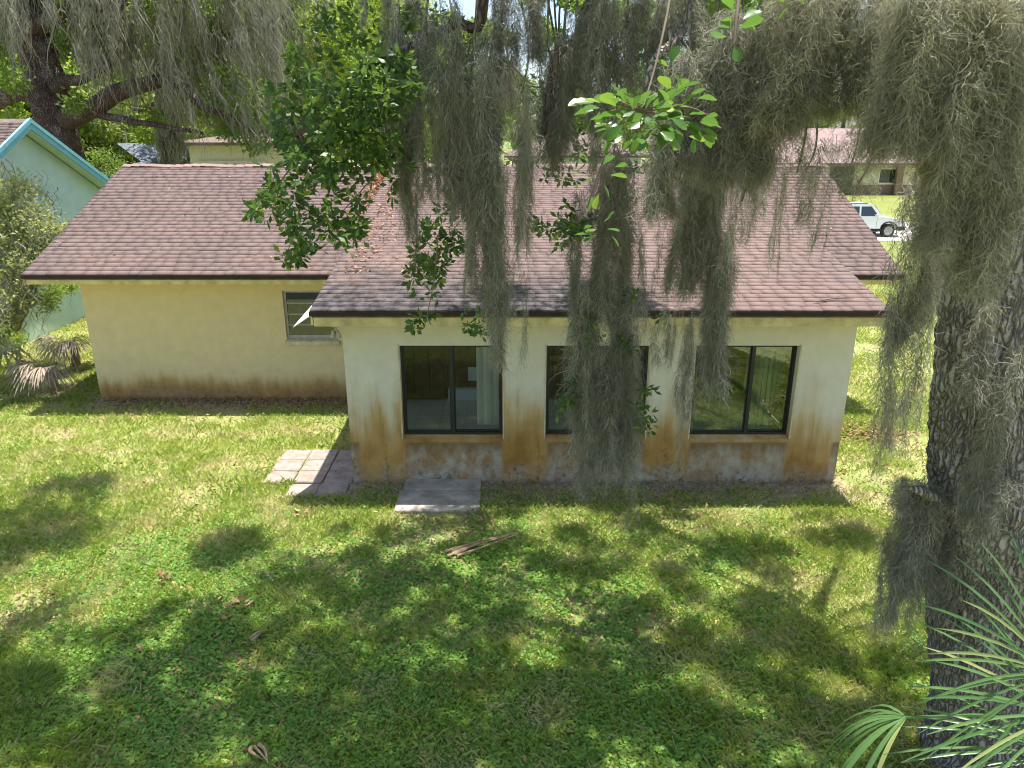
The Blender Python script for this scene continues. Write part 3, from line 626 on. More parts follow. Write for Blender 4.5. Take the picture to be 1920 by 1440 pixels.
def build_grass():
    X, Y = sample_ground(860000, 3.0, 30, 1.2)
    pb, pn = bare(X, Y); keep = ~blocked(X, Y) & (RNG.random(len(X)) > np.maximum(pb, pn*.93)) & ~(clover_patch(X, Y) & (RNG.random(len(X)) < .45))
    X, Y = X[keep], Y[keep]; n = len(X); Z = np.full(n, -.022)
    hgt = (.03 + .065*RNG.random(n)**1.6) * (.65 + .8*fbm(X, Y, 1.4, 5)); wd = (.004 + .0045*RNG.random(n)) * np.clip(Y/9, .8, 2.6)
    a = RNG.random(n)*2*np.pi; lean = (.3 + .9*RNG.random(n))*hgt; la = RNG.random(n)*2*np.pi
    sx, sy = np.cos(a)*wd, np.sin(a)*wd; lx, ly = np.cos(la)*lean, np.sin(la)*lean
    V = np.stack([np.stack([X-sx, Y-sy, Z], 1), np.stack([X+sx, Y+sy, Z], 1), np.stack([X+lx*.4+sx*.7, Y+ly*.4+sy*.7, Z+hgt*.7], 1), np.stack([X+lx, Y+ly, Z+hgt], 1)], 1).reshape(-1, 3)
    i = np.arange(n)[:, None]*4; Fc = np.concatenate([i+[[0, 1, 2]], i+[[0, 2, 3]]], 0)
    o = np_obj('lawn_grass', V, Fc, M['blade'], attr=np.repeat(RNG.random(n), 4)); tag(o, 'short patchy lawn grass in front of the house', 'grass', kind='stuff')
    # broad-leaved ground cover
    X, Y = sample_ground(400000, 3.0, 14, 1.3); keep = clover_patch(X, Y) & ~blocked(X, Y) & (RNG.random(len(X)) > bare(X, Y)[1]*.8); X, Y = X[keep], Y[keep]; n = len(X)
    r = .010 + .011*RNG.random(n); zc = .004 + .035*RNG.random(n); a0 = RNG.random(n)*6.28
    tx, ty = RNG.normal(size=n)*.35, RNG.normal(size=n)*.35
    V = np.stack([np.stack([X+r*np.cos(a0+k*2*np.pi/5), Y+r*np.sin(a0+k*2*np.pi/5), zc + r*(tx*np.cos(a0+k*2*np.pi/5)+ty*np.sin(a0+k*2*np.pi/5))], 1) for k in range(5)], 1).reshape(-1, 3)
    i = np.arange(n)[:, None]*5; Fc = np.concatenate([i+[[0, 1, 2]], i+[[0, 2, 3]], i+[[0, 3, 4]]], 0)
    o = np_obj('clover', V, Fc, M['clover'], attr=np.repeat(RNG.random(n), 5)); tag(o, 'dark green clover patches spread through the shaded lawn', 'ground cover', kind='stuff')
    # dead leaf litter
    C = []
    X, Y = sample_ground(62000, 3.0, 16, 1.2); pb, pn = bare(X, Y); pb = pb + .25*(fbm(X, Y, 2.2, 62) > .62)*(Y < 9.8); k = ~blocked(X, Y, .02) & (RNG.random(len(X)) < np.maximum(np.clip(pb, 0, .6), pn)); C.append(np.stack([X[k], Y[k]], 1))
    q = G(1612, 815); C.append(np.stack([q.x+.1+.42*RNG.normal(size=900), q.y+.28*RNG.normal(size=900)], 1))
    xs = RNG.random(1500); C.append(np.stack([-8.2+5.8*xs, 13.9-.55*RNG.random(1500)**1.5], 1))
    C = np.concatenate(C); C = C[~blocked(C[:, 0], C[:, 1], .01)]; n = len(C); C = np.concatenate([C, (.003+.03*RNG.random(n))[:, None]], 1)
    D = RNG.normal(size=(n, 3)); D[:, 2] *= .35
    V, Fc, t = leaf_field(C, D, .045+.04*RNG.random(n), .022+.02*RNG.random(n)); V[:, 2] = np.maximum(V[:, 2], -.005)
    o = np_obj('leaf_litter', V, Fc, M['deadleaf'], attr=t); tag(o, 'brown fallen leaves along the walls and bare spots', 'leaf litter', kind='stuff')
build_grass()
def roof_litter():
    n = 3400; u = RNG.random(n)**.8; Y = 13.5 + 4.0*u; X = -2.74 - np.abs(RNG.normal(size=n))*(.10+.14*RNG.random(n)); Z = MZ + SM*(Y-ME) + .035
    k = 500; X2 = -2.55 + np.abs(RNG.normal(size=k))*.25; Y2 = 11+6.3*RNG.random(k); C = np.concatenate([np.stack([X, Y, Z], 1), np.stack([X2, Y2, BZ+SB*(Y2-BE)+.03], 1)])
    k = 160; X3 = -8.5+15*RNG.random(k); Y3 = 13.6+4*RNG.random(k); q = (X3 < -2.8) | (X3 > 5.2); C = np.concatenate([C, np.stack([X3, Y3, MZ+SM*(Y3-ME)+.03], 1)[q]])
    D = RNG.normal(size=C.shape); D[:, 2] *= .3; n = len(C); V, Fc, t = leaf_field(C, D, .05+.04*RNG.random(n), .025+.02*RNG.random(n))
    o = np_obj('roof_leaf_litter', V, Fc, M['rustleaf'], attr=t); tag(o, 'orange brown leaf litter caught beside the raised roof edge', 'leaf litter', kind='stuff')
roof_litter()
for (xa, ya, xb, yb, lab) in ((4.15, 9.95, 4.75, 10.05, 'dark bent twig lying on the low roof near its right corner'), (3.0, 12.2, 3.55, 11.6, 'thin pale twig lying on the low roof behind the moss')):
    zr = lambda y: BZ+SB*(y-BE)+.045
    t = thing('fallen_twig', lab, 'twig', (xa, ya, zr(ya))); MB().tube([(xa, ya, zr(ya)), ((xa+xb)/2, (ya+yb)/2+.04, zr((ya+yb)/2+.04)+.01), (xb, yb, zr(yb))], [.008, .01, .004], 5).build('stem', M['twig'], t)
    MB().tube([((xa+xb)/2, (ya+yb)/2+.04, zr((ya+yb)/2+.04)+.01), ((xa+xb)/2+.15, (ya+yb)/2+.12, zr((ya+yb)/2+.12)+.02)], [.006, .003], 5).build('side_twig', M['twig'], t)
# ------------------------------------------------------------------ loose things on the lawn
def dead_leaf_cluster(px, py, n, sp, label, size=.09):
    g = G(px, py); t = thing('dead_leaf_cluster', label, 'dead leaves', g)
    for k in range(n):
        a = random.uniform(0, 6.28); r = sp*random.random(); s = size*random.uniform(.7, 1.2)
        p = g + Vector((math.cos(a)*r, math.sin(a)*r*.8, .035+.04*random.random())); d = Vector((math.cos(a), math.sin(a), random.uniform(-.1, .5))).normalized(); sd = Vector((-d.y, d.x, random.uniform(-.4, .4))).normalized(); up = d.cross(sd)
        MB().add([p, p+d*s*.45+sd*s*.24-up*s*.1, p+d*s+up*s*.1, p+d*s*.45-sd*s*.24-up*s*.1, p+d*s*.5+up*s*.08], [(0,1,4),(1,2,4),(2,3,4),(3,0,4)]).build('leaf', M['deadleaf'], t)
dead_leaf_cluster(305, 1090, 16, .10, 'curled orange brown dead leaf cluster lying on sunny grass')
dead_leaf_cluster(455, 1140, 14, .09, 'upright rusty dead leaf cluster at the edge of the shade', .11)
dead_leaf_cluster(565, 966, 10, .07, 'small reddish dead leaves lying near the pavers')
dead_leaf_cluster(1325, 965, 22, .20, 'reddish brown dead leaves by the right wall shadow', .07)
dead_leaf_cluster(915, 985, 10, .12, 'pinkish dead leaves below the concrete step', .08)
def stick(px0, py0, px1, py1, label, r=.022, n=3):
    a, b = G(px0, py0, .05), G(px1, py1, .06); t = thing('dry_palm_stalk', label, 'dead frond', ((a+b)/2).xy.to_3d())
    d = (b-a); sd = Vector((-d.y, d.x, 0)).normalized()
    for k in range(n):
        o = sd*(k-(n-1)/2)*r*1.6; e = a + d*random.uniform(.6, 1.05) + sd*random.uniform(-1, 1)*d.length*.12; m = a.lerp(e, .45) + o*random.uniform(.6, 1.6) + Vector((0, 0, random.uniform(.0, .05)))
        mb = MB(); limb(mb, [a+o*random.uniform(.7, 1.3)+d*random.uniform(-.05, .08), m, e+Vector((0, 0, random.uniform(-.02, .03)))], r*random.uniform(.7, 1.1), r*.2, 6, .012); mb.build('stalk', M['straw'], t)
stick(842, 1040, 972, 996, 'bundle of dry tan palm stalks lying on the shaded lawn', .02, 6)
stick(470, 1200, 500, 1178, 'curled brown bark flake on the clover', .025, 2)
stick(478, 1400, 503, 1432, 'short grey brown bark strip on the lawn', .022, 3)
stick(490, 1072, 510, 1080, 'pale dry twig beside the sunny grass edge', .012, 2)

# ================================================================== moss tresses
def tress(L, Rr, n, wdt, seed, curl=.55, taper=.7):
    g = np.random.default_rng(seed); K = 9
    t = g.random(n)**.9; wob = lambda z: np.stack([.05*np.sin(z*5+seed), .05*np.cos(z*4.1+seed*2), 0*z], -1)
    ang = g.random(n)*6.283; rad = Rr*((1-t)**taper*.9+.1)*(1-.85*np.exp(-t*14))*np.sqrt(g.random(n))
    p = wob(t*L) + np.stack([np.cos(ang)*rad, np.sin(ang)*rad, -t*L], 1)
    d = np.stack([np.cos(ang)*.35, np.sin(ang)*.35, -np.ones(n)], 1) + g.normal(size=(n, 3))*curl; d = unit(d)
    step = (.011+.014*g.random(n))[:, None]; pts = [p]
    for k in range(K):
        d = unit(d + g.normal(size=(n, 3))*curl + np.array([0, 0, -.30])); p = p + d*step; pts.append(p)
    P_ = np.stack(pts, 1); T = np.gradient(P_, axis=1); S = unit(np.cross(T, g.normal(size=(n, 1, 3))))
    wv = (wdt*(.6+.8*g.random(n)))[:, None, None] * np.linspace(1, .3, K+1)[None, :, None] * .5
    V = np.stack([P_-S*wv, P_+S*wv], 2).reshape(-1, 3)
    b = np.arange(n)[:, None]*(2*(K+1)) + np.arange(K)[None]*2; b = b.reshape(-1, 1)
    return V, b + np.array([[0, 1, 3, 2]]), np.repeat(g.random(n), 2*(K+1))
def tress_mesh(mat, *a, **k):
    V, Fc, t = tress(*a, **k); return np_mesh('moss_tress', V, Fc, mat, attr=t)
TR = {}
for key, mat in (('grey', M['moss']), ('green', M['moss_green'])):
    wm = .0037 if key == 'grey' else .0033
    TR[key] = dict(long=[tress_mesh(mat, 1.25, .042 if key == 'grey' else .055, 520, wm, 10+i, .5) for i in range(5)], mid=[tress_mesh(mat, .75, .046 if key == 'grey' else .058, 340, wm, 20+i, .5) for i in range(3)],
                   short=[tress_mesh(mat, .42, .07, 260, wm, 30+i, .7) for i in range(3)], wisp=[tress_mesh(mat, .9, .02, 130, wm*.9, 40+i, .45, .5) for i in range(3)])
TL = dict(long=1.3, mid=.82, short=.5, wisp=.97)
NTRESS = [0]; HANG = []
def drape(label, D, segs, key='grey', group=None):
    # segs: (px top, py top, px bottom, py bottom, width px, tresses, kinds, taper)
    tp = P(segs[0][0], segs[0][1], D); t = thing('moss_drape', label, 'moss', tp, group)
    for (xa, ya, xb, yb, wpx, n, kinds, tap) in segs:
        A, B = P(xa, ya, D), P(xb, yb, D)
        if ya <= 300 and n >= 5: HANG.append((A, D))
        W = wpx/F*(D*CP + (H-(A.z+B.z)/2)*SP); Lz = A.z - B.z
        for k in range(n):
            kd = random.choice(kinds); l = TL[kd]; sz = random.uniform(.85, 1.15); sxy = random.uniform(.6, 1.1)*min(1.1, max(.5, W/.2))
            f = (k + random.random())/n if n > 1 else 0; f0 = f*max(0, 1 - l*sz/max(Lz, .01))
            if l*sz > Lz*1.1: sz = max(.35, Lz/l)
            c = A.lerp(B, f0); ww = W*(1 - tap*f0)
            off = Vector((random.uniform(-.5, .5)*max(0, ww*.92-.1*sxy), random.uniform(-.35, .35)*ww, 0))
            inst('moss_tress', random.choice(TR[key][kd]), t, c+off, (random.uniform(-.06, .06), random.uniform(-.06, .06), random.uniform(0, 6.28)), (sxy, sxy, sz)); NTRESS[0] += 1
    return t
a_, w_ = ('long', 'mid'), ('wisp',); m_ = ('mid', 'short')
drape('slender grey moss tail hanging before the leafy branch and low roof', 5.6, [(757, 40, 768, 480, 46, 10, a_, .5), (735, 0, 745, 330, 50, 4, ('wisp', 'long'), .3), (768, 380, 772, 515, 14, 2, w_, 0)])
drape('broad grey moss mass hanging over the roof, right of the leafy branch', 5.4, [(845, -20, 870, 430, 90, 15, a_, .1), (910, 40, 930, 610, 80, 22, a_, .2), (980, 100, 978, 510, 40, 8, a_, .4), (925, 480, 940, 690, 46, 6, ('mid', 'wisp'), .4), (795, 60, 825, 380, 60, 7, ('long', 'wisp'), .2), (880, 300, 895, 560, 40, 5, a_, .2)])
drape('single thread of moss hanging before the pier by the left window', 5.5, [(983, 480, 984, 690, 12, 3, w_, .2), (960, 480, 972, 600, 30, 3, w_, .2)])
drape('dark moss sheath wrapped around the reddish hanging branch', 5.7, [(1060, 60, 1050, 300, 70, 9, a_, .3), (1040, 90, 1020, 320, 50, 7, a_, .3), (1085, 20, 1090, 180, 50, 5, m_, .2)])
drape('longest moss column hanging to the ground before the middle window', 6.1, [(1155, 250, 1145, 640, 95, 20, a_, .0), (1102, 470, 1105, 915, 60, 17, a_, .2), (1175, 480, 1165, 930, 70, 19, a_, .25), (1140, 600, 1138, 900, 60, 8, a_, .2), (1082, 350, 1090, 640, 34, 6, a_, .2), (1205, 400, 1200, 640, 34, 5, ('long', 'wisp'), .2), (1195, 850, 1195, 990, 10, 2, w_, 0), (1110, 840, 1100, 930, 60, 4, ('wisp', 'short'), .3)])
drape('thick moss hank hanging beside the right window', 5.9, [(1300, 220, 1305, 560, 60, 13, a_, .1), (1345, 200, 1345, 560, 60, 13, a_, .1), (1350, 420, 1340, 740, 70, 15, a_, .4), (1300, 560, 1290, 800, 34, 5, ('wisp', 'mid'), .5), (1250, 330, 1255, 560, 30, 3, w_, .2), (1285, 720, 1280, 890, 16, 3, w_, .0)])
drape('small short moss tuft under the fascia between middle and right windows', 6.3, [(1245, 570, 1246, 690, 36, 4, ('short', 'wisp'), .4), (1268, 560, 1272, 700, 22, 3, w_, .2), (1228, 600, 1226, 700, 16, 2, w_, .2)])
drape('tangled moss bank around the broad green leaves', 4.4, [(1300, 90, 1285, 330, 110, 12, a_, .1), (1390, 20, 1370, 350, 130, 20, a_, .1), (1250, 250, 1230, 420, 80, 7, m_, .2), (1445, 40, 1435, 330, 90, 12, a_, .2), (1400, 300, 1390, 450, 60, 5, w_, .2)])
drape('hanging moss fringe before the pink roof across the street', 4.2, [(1500, -30, 1490, 260, 130, 16, a_, .2), (1570, -40, 1560, 215, 120, 12, a_, .2), (1640, -40, 1630, 225, 110, 12, a_, .2), (1480, 270, 1480, 500, 10, 3, w_, 0), (1455, 240, 1440, 420, 20, 3, w_, 0), (1545, 260, 1545, 470, 8, 2, w_, 0), (1620, 260, 1600, 350, 70, 5, ('wisp',), .3), (1500, 240, 1510, 330, 100, 6, w_, .2)], 'green')
drape('olive moss curtain hanging beside the big trunk, topmost part', 3.6, [(1740, -30, 1745, 300, 130, 20, a_, .1), (1850, -30, 1850, 340, 150, 26, a_, .0), (1915, 60, 1910, 520, 90, 18, a_, .0), (1700, -20, 1705, 280, 60, 7, a_, .2), (1790, 220, 1785, 480, 80, 10, a_, .2), (1880, 300, 1885, 560, 80, 7, a_, .3)], 'green')
drape('loose moss streamers hanging left of the big trunk', 4.3, [(1735, 330, 1720, 650, 60, 10, ('long', 'wisp'), .3), (1765, 380, 1755, 600, 40, 6, a_, .2), (1710, 540, 1690, 860, 70, 9, w_, .3), (1740, 560, 1735, 800, 50, 5, w_, .3), (1690, 480, 1660, 680, 30, 3, w_, .2), (1675, 700, 1675, 900, 20, 4, w_, 0)])
drape('grey moss clump spilling over the fork of the big trunk', 4.45, [(1860, 560, 1860, 760, 60, 3, m_, .0), (1900, 640, 1895, 1000, 60, 9, a_, .0), (1860, 880, 1850, 1010, 80, 4, ('short',), .0)])
drape('dark moss beard hanging from the broken limb stub', 4.75, [(1725, 895, 1695, 1110, 70, 12, a_, .2), (1765, 900, 1745, 1130, 40, 6, a_, .2), (1700, 900, 1695, 960, 50, 4, ('short',), 0), (1705, 960, 1675, 1190, 60, 6, w_, .2), (1745, 1000, 1725, 1200, 40, 4, w_, .2), (1825, 980, 1820, 1180, 60, 4, m_, .2), (1870, 1000, 1865, 1150, 60, 4, m_, .2), (1690, 990, 1670, 1190, 40, 5, ('wisp', 'mid'), .2), (1800, 940, 1790, 1110, 60, 6, m_, .2)])
drape('thin dark moss threads veiling the right end of the low roof', 5.2, [(1410, 300, 1400, 470, 30, 4, w_, .2), (1480, 250, 1478, 510, 14, 4, w_, 0), (1520, 250, 1522, 430, 60, 5, w_, 0), (1565, 240, 1550, 480, 30, 4, w_, 0), (1440, 280, 1432, 400, 40, 4, w_, 0), (1610, 230, 1590, 360, 60, 5, w_, 0), (1660, 220, 1650, 330, 50, 4, w_, 0), (1380, 300, 1385, 520, 20, 3, w_, 0)])
drape('thin grey moss strips hanging high between the two hanging branches', 5.8, [(945, -30, 950, 180, 70, 7, a_, .3), (1000, -30, 1000, 120, 60, 5, m_, .3)])
drape('grey moss strips hanging high beside the broad green leaves', 5.6, [(1130, -30, 1125, 250, 60, 9, a_, .3), (1180, -30, 1180, 170, 70, 7, a_, .3), (1235, -30, 1230, 210, 60, 8, a_, .3), (1290, -30, 1290, 130, 60, 6, m_, .3), (1115, 190, 1110, 330, 40, 4, m_, .3)])
drape('thin moss strips hanging among the bright leaves, left of the slender tail', 6.2, [(725, -30, 728, 105, 30, 3, m_, .3), (672, -20, 676, 60, 22, 2, ('short', 'wisp'), .3), (780, -30, 790, 140, 50, 5, m_, .3)])

# ================================================================== the big oak in front
oak = thing('live_oak', 'big moss covered live oak trunk standing beside the fan palm', 'tree', G(1830, 1440))
def rough_trunk(name, pts, rads, mat, parent, ns=72, step=.03, amp=.045):
    # closely ringed tube with ridged bark
    pts = [Vector(p) for p in pts]; mb = MB(); dense = []; dr = []
    for i in range(len(pts)-1):
        p0, p1, p2, p3 = pts[max(i-1, 0)], pts[i], pts[i+1], pts[min(i+2, len(pts)-1)]; k = max(2, int((p2-p1).length/step))
        for j in range(k):
            t = j/k; dense.append(.5*((2*p1)+(p2-p0)*t+(2*p0-5*p1+4*p2-p3)*t*t+(3*p1-p0-3*p2+p3)*t**3)); dr.append(rads[i]+(rads[i+1]-rads[i])*t)
    dense.append(pts[-1]); dr.append(rads[-1]); V = []; 
    for c, r in zip(dense, dr):
        for k in range(ns):
            a = 2*math.pi*k/ns; u = Vector((math.cos(a), math.sin(a), 0))
            h = mnoise.noise((u.x*r*24+c.x*3, u.y*r*24+c.y*3, c.z*3.6)); h2 = mnoise.noise((u.x*r*40, u.y*r*40, c.z*11)); lo = mnoise.noise((u.x*1.3, u.y*1.3, c.z*.9+3))
            V.append(c + u*(r*(1+.26*lo) + amp*(1-2*abs(h)) + amp*.45*h2))
    m = len(dense); i = (np.arange(m-1)[:, None]*ns + np.arange(ns)[None]); j = (np.arange(m-1)[:, None]*ns + (np.arange(ns)[None]+1) % ns)
    return np_obj(name, np.array([tuple(v) for v in V]), np.stack([i, j, j+ns, i+ns], 2).reshape(-1, 4), mat, parent, smooth=True)
g0 = G(1835, 1440); TD = g0.y + .1
tp = [Vector((g0.x+.02, TD, -.15)), P(1838, 1330, TD), P(1838, 1150, TD), P(1842, 980, TD), P(1845, 800, TD), P(1850, 560, TD), P(1875, 350, TD+.1), P(1890, 100, TD+.2), Vector((4.9, TD+.1, 7.6))]
rough_trunk('trunk', tp, [.42, .36, .33, .34, .30, .28, .27, .25, .2], M['bark'], oak)
mb = MB(); limb(mb, [tp[3]+Vector((.05, 0, 0)), P(1930, 820, TD-.1), P(1945, 480, TD-.2), P(1990, 100, TD)], .2, .13, 14, .03); mb.build('limb', M['bark2'], oak, smooth=True)
mb = MB(); limb(mb, [P(1815, 985, TD-.1), P(1765, 945, TD-.2), P(1725, 925, TD-.3), P(1690, 918, TD-.35)], .06, .012, 10, .04); mb.build('limb_stub', M['bark'], oak, smooth=True)
# overhead limbs: from the trunk's head out over the lawn, above the picture
def lb(name, pts, r0, r1, mat='bark', n=8, wob=.05):
    mb = MB(); o = limb(mb, pts, r0, r1, n, wob); mb.build(name, M[mat], oak, smooth=True); return o
top = Vector((4.9, TD+.1, 7.5))
lb('limb', [top, (3.4, 5.2, 8.0), (1.2, 5.5, 7.9), (-1.2, 5.6, 7.5), (-3.4, 5.8, 7.2)], .19, .05)
lb('limb', [top, (3.6, 6.6, 7.9), (1.8, 7.6, 8.2), (-.6, 8.2, 8.6)], .16, .05)
lb('limb', [top, (3.2, 4.2, 7.2), (1.6, 4.0, 6.9), (.4, 4.6, 6.8)], .12, .04)
lb('limb', [top, (5.6, 7, 8.6), (5.8, 9, 9.4)], .15, .05)
lb('limb', [top, (4.2, 3.4, 8.4), (3.2, 1.8, 9)], .13, .04)
# limbs that come down into the picture
lb('hanging_branch', [(1.5, 5.9, 7.6), P(1120, -20, 5.8), P(1085, 70, 5.75), P(1050, 105, 5.7), P(1032, 170, 5.7), P(1022, 260, 5.7)], .05, .03, 'bark2', 10, .015)
lb('hanging_branch', [(-.3, 5.6, 7.6), P(905, 0, 5.5), P(850, 45, 5.5), P(800, 75, 5.5), P(720, 110, 5.4), P(640, 170, 5.3)], .045, .012, 'bark2', 10, .02)
lb('hanging_branch', [P(1310, -40, 5.6), P(1275, 60, 5.5), P(1225, 110, 5.3), P(1210, 180, 5.2)], .04, .015, 'bark', 8, .015)
for k, pts in enumerate(([(945, 60), (955, 150), (958, 200)], [(955, 120), (985, 150), (1000, 160)], [(690, 120), (740, 260), (700, 330), (640, 400)], [(890, 170), (905, 260), (920, 320), (945, 335)], [(840, 135), (846, 200), (850, 280)], [(720, 200), (735, 260), (800, 250)], [(610, 180), (580, 290), (560, 400), (540, 470)], [(800, 75), (780, 30), (770, -20)], [(660, 160), (600, 230), (540, 320), (490, 380)], [(1100, 390), (1120, 330), (1150, 260), (1200, 205)], [(820, 440), (815, 520), (800, 600)], [(1140, 190), (1210, 205), (1290, 200), (1330, 215)])):
    dd = 3.35 if k == 11 else 4.4 if k == 9 else 5.3; lb('twig', [P(x, y, dd) for x, y in pts], .006 if k > 8 else .008, .003, 'twig', 5, .01)
for A, D in HANG:                            # the twigs that carry the moss, up to the limbs overhead
    g_ = random.Random(int(A.x*100)); up = Vector((A.x*.85+g_.uniform(-.3, .3), A.y+g_.uniform(-.2, .3), 7.55)); lb('twig', [A-Vector((0, 0, .25)), A+Vector((g_.uniform(-.05, .05), 0, .15)), A.lerp(up, .55)+Vector((g_.uniform(-.2, .2), 0, 0)), up], .005, .014, 'bark', 6, .05)
# ---- leaves of the front branches
def leaf_mesh(L, W, mat, seed, blunt=.5):
    g = random.Random(seed); S = [(0, 0), (.18, .35), (.42, .8), (.66, 1.0 if blunt > .4 else .85), (.86, .72), (1, .1)]
    V = []; 
    for t, w_ in S:
        z = -.10*L*t*t + .02*L*g.uniform(-1, 1); V += [(-W/2*w_, t*L, z+.16*W*w_), (0, t*L, z), (W/2*w_, t*L, z+.16*W*w_)]
    Fc = []
    for i in range(len(S)-1):
        b = i*3; Fc += [(b, b+1, b+4, b+3), (b+1, b+2, b+5, b+4)]
    return np_mesh('leaf', np.array(V), np.array(Fc), mat, smooth=True, attr=np.zeros(len(V)))
LM = [leaf_mesh(.085, .036, M['leaf'], i) for i in range(3)]; LB = [leaf_mesh(.080, .052, M['leaf_big'], i+5) for i in range(3)]
def put_leaf(me, p, d, roll, s):
    d = d.normalized(); x = d.cross(Vector((0, 0, 1)))
    if x.length < .1: x = Vector((1, 0, 0))
    x.normalize(); z = x.cross(d); m = Matrix((x, d, z)).transposed().to_4x4() @ Matrix.Rotation(roll, 4, 'Y') @ Matrix.Scale(s, 4); m.translation = p
    inst('leaf', me, oak, None, matrix=m)
nl = 0
for x1, y1 in ((1130, 190), (1150, 240), (1170, 175), (1200, 255), (1230, 170), (1250, 250), (1290, 190), (1310, 240), (1125, 215), (1270, 160)):
    lb('twig', [P(1205, 210, 3.36), P((1205+x1)/2, (212+y1)/2-8, 3.33), P(x1, y1, 3.3)], .004, .002, 'twig', 5, .01)
lb('twig', [P(1205, 210, 3.36), P(1230, 120, 3.5), P(1250, 20, 3.7), P(1260, -60, 3.9)], .004, .007, 'twig', 6, .02)
lb('twig', [P(1375, 85, 3.0), P(1380, 30, 3.05), P(1390, -60, 3.2)], .004, .009, 'twig', 6, .01)
# broad bright leaves
for (cx, cy, rx, ry, n, dd) in ((1190, 220, 80, 42, 52, 3.3), (1260, 215, 60, 50, 34, 3.4), (1300, 235, 30, 30, 9, 3.5), (1125, 205, 30, 30, 10, 3.4), (1375, 55, 22, 40, 8, 3.0), (1255, 130, 16, 12, 4, 3.6), (1120, 330, 40, 50, 12, 4.4), (1130, 430, 36, 40, 10, 4.6), (1480, 10, 26, 20, 4, 3.2)):
    for k in range(n):
        a = random.uniform(0, 6.28); r = math.sqrt(random.random()); p = P(cx+rx*r*math.cos(a), cy+ry*r*math.sin(a), dd+random.uniform(-.12, .12))
        put_leaf(random.choice(LB), p, Vector((math.cos(a)+random.uniform(-.5, .5), random.uniform(-.8, .3), -math.sin(a)*.6+random.uniform(-.5, .4))), random.uniform(-.8, .8), random.uniform(.75, 1.25)); nl += 1
# leafy branch on the left and tufts in the moss: dense groups (cx, cy, rx, ry, leaves, D)
GR = [(720, 150, 70, 60, 260, 5.2), (640, 210, 80, 60, 300, 5.2), (560, 180, 60, 60, 170, 5.5), (640, 290, 90, 50, 260, 5.2), (560, 330, 70, 45, 200, 5.1), (500, 385, 35, 35, 90, 5.0), (575, 410, 50, 45, 130, 5.0), (650, 400, 40, 60, 120, 5.1), (560, 470, 40, 35, 80, 5.0), (660, 445, 34, 24, 50, 5.0),
      (540, 250, 40, 50, 110, 5.5), (700, 240, 60, 60, 170, 5.3), (730, 320, 40, 50, 90, 5.4), (800, 520, 36, 45, 120, 5.6), (810, 460, 40, 45, 110, 5.6), (795, 600, 24, 28, 40, 5.6), (850, 440, 40, 60, 100, 5.8), (890, 590, 30, 40, 60, 5.8), (850, 330, 40, 60, 80, 5.8), (880, 100, 40, 40, 60, 5.9), (870, 170, 30, 40, 50, 5.9), (1010, 190, 40, 50, 70, 6.0), (1080, 180, 40, 60, 70, 6.2),
      (1065, 760, 20, 50, 46, 6.0), (1210, 770, 26, 50, 60, 6.0), (1075, 420, 40, 40, 80, 6.0), (1060, 440, 40, 40, 60, 6.3), (1110, 600, 20, 50, 30, 6.0), (1245, 600, 14, 14, 8, 6.2), (1180, 530, 20, 30, 20, 6.0), (1175, 80, 50, 60, 80, 6.5), (1340, 90, 40, 60, 60, 6.2), (760, 60, 60, 50, 120, 6.2), (640, 60, 60, 50, 120, 6.6), (1410, 330, 34, 30, 40, 5.6), (1220, 270, 30, 20, 24, 4.6), (780, 200, 40, 60, 70, 6.3), (960, 300, 50, 60, 60, 6.5), (1000, 430, 40, 30, 40, 6.4), (820, 40, 50, 40, 60, 6.6), (1050, 320, 30, 50, 50, 6.4), (1090, 260, 30, 50, 40, 6.3), (1200, 330, 40, 40, 40, 6.3), (1450, 20, 40, 30, 40, 5.5), (700, 60, 60, 60, 90, 6.8), (1230, 60, 40, 60, 60, 6.6), (1180, 650, 20, 40, 30, 6.0), (590, 120, 60, 50, 110, 5.9)]
Cs = []; Ds = []; cand = []
for (cx, cy, rx, ry, n, dd) in GR:
    m = max(2, int(n*1.7)//9)
    for _ in range(m):                      # little rosettes of leaves at twig ends
        a = random.uniform(0, 6.28); r = math.sqrt(random.random()); c = P(cx+rx*r*math.cos(a), cy+ry*r*math.sin(a), dd+random.uniform(-.3, .3)); out = Vector((random.uniform(-1, 1), random.uniform(-.8, .8), random.uniform(-.7, .5)))
        for _ in range(9):
            d = (out*.5 + Vector((random.gauss(0, 1), random.gauss(0, 1), random.gauss(-.1, .8)))); cand.append((dd, c + d.normalized()*random.uniform(0, .03), d))
cand.sort(key=lambda q: q[0]); 
ind = set(range(0, len(cand), max(1, len(cand)//(298-nl)))) if nl < 298 else set()
for k, (dd, c, d) in enumerate(cand):
    if k in ind and nl < 300: put_leaf(random.choice(LM), c, d, random.uniform(-1, 1), random.uniform(.7, 1.15)); nl += 1
    else: Cs.append(tuple(c)); Ds.append(tuple(d))
Cs, Ds = np.array(Cs), np.array(Ds); V, Fc, t = leaf_field(Cs, Ds, .055+.035*RNG.random(len(Cs)), .026+.014*RNG.random(len(Cs)))
np_obj('foliage', V, Fc, M['leaf'], oak, attr=t)['kind'] = 'stuff'
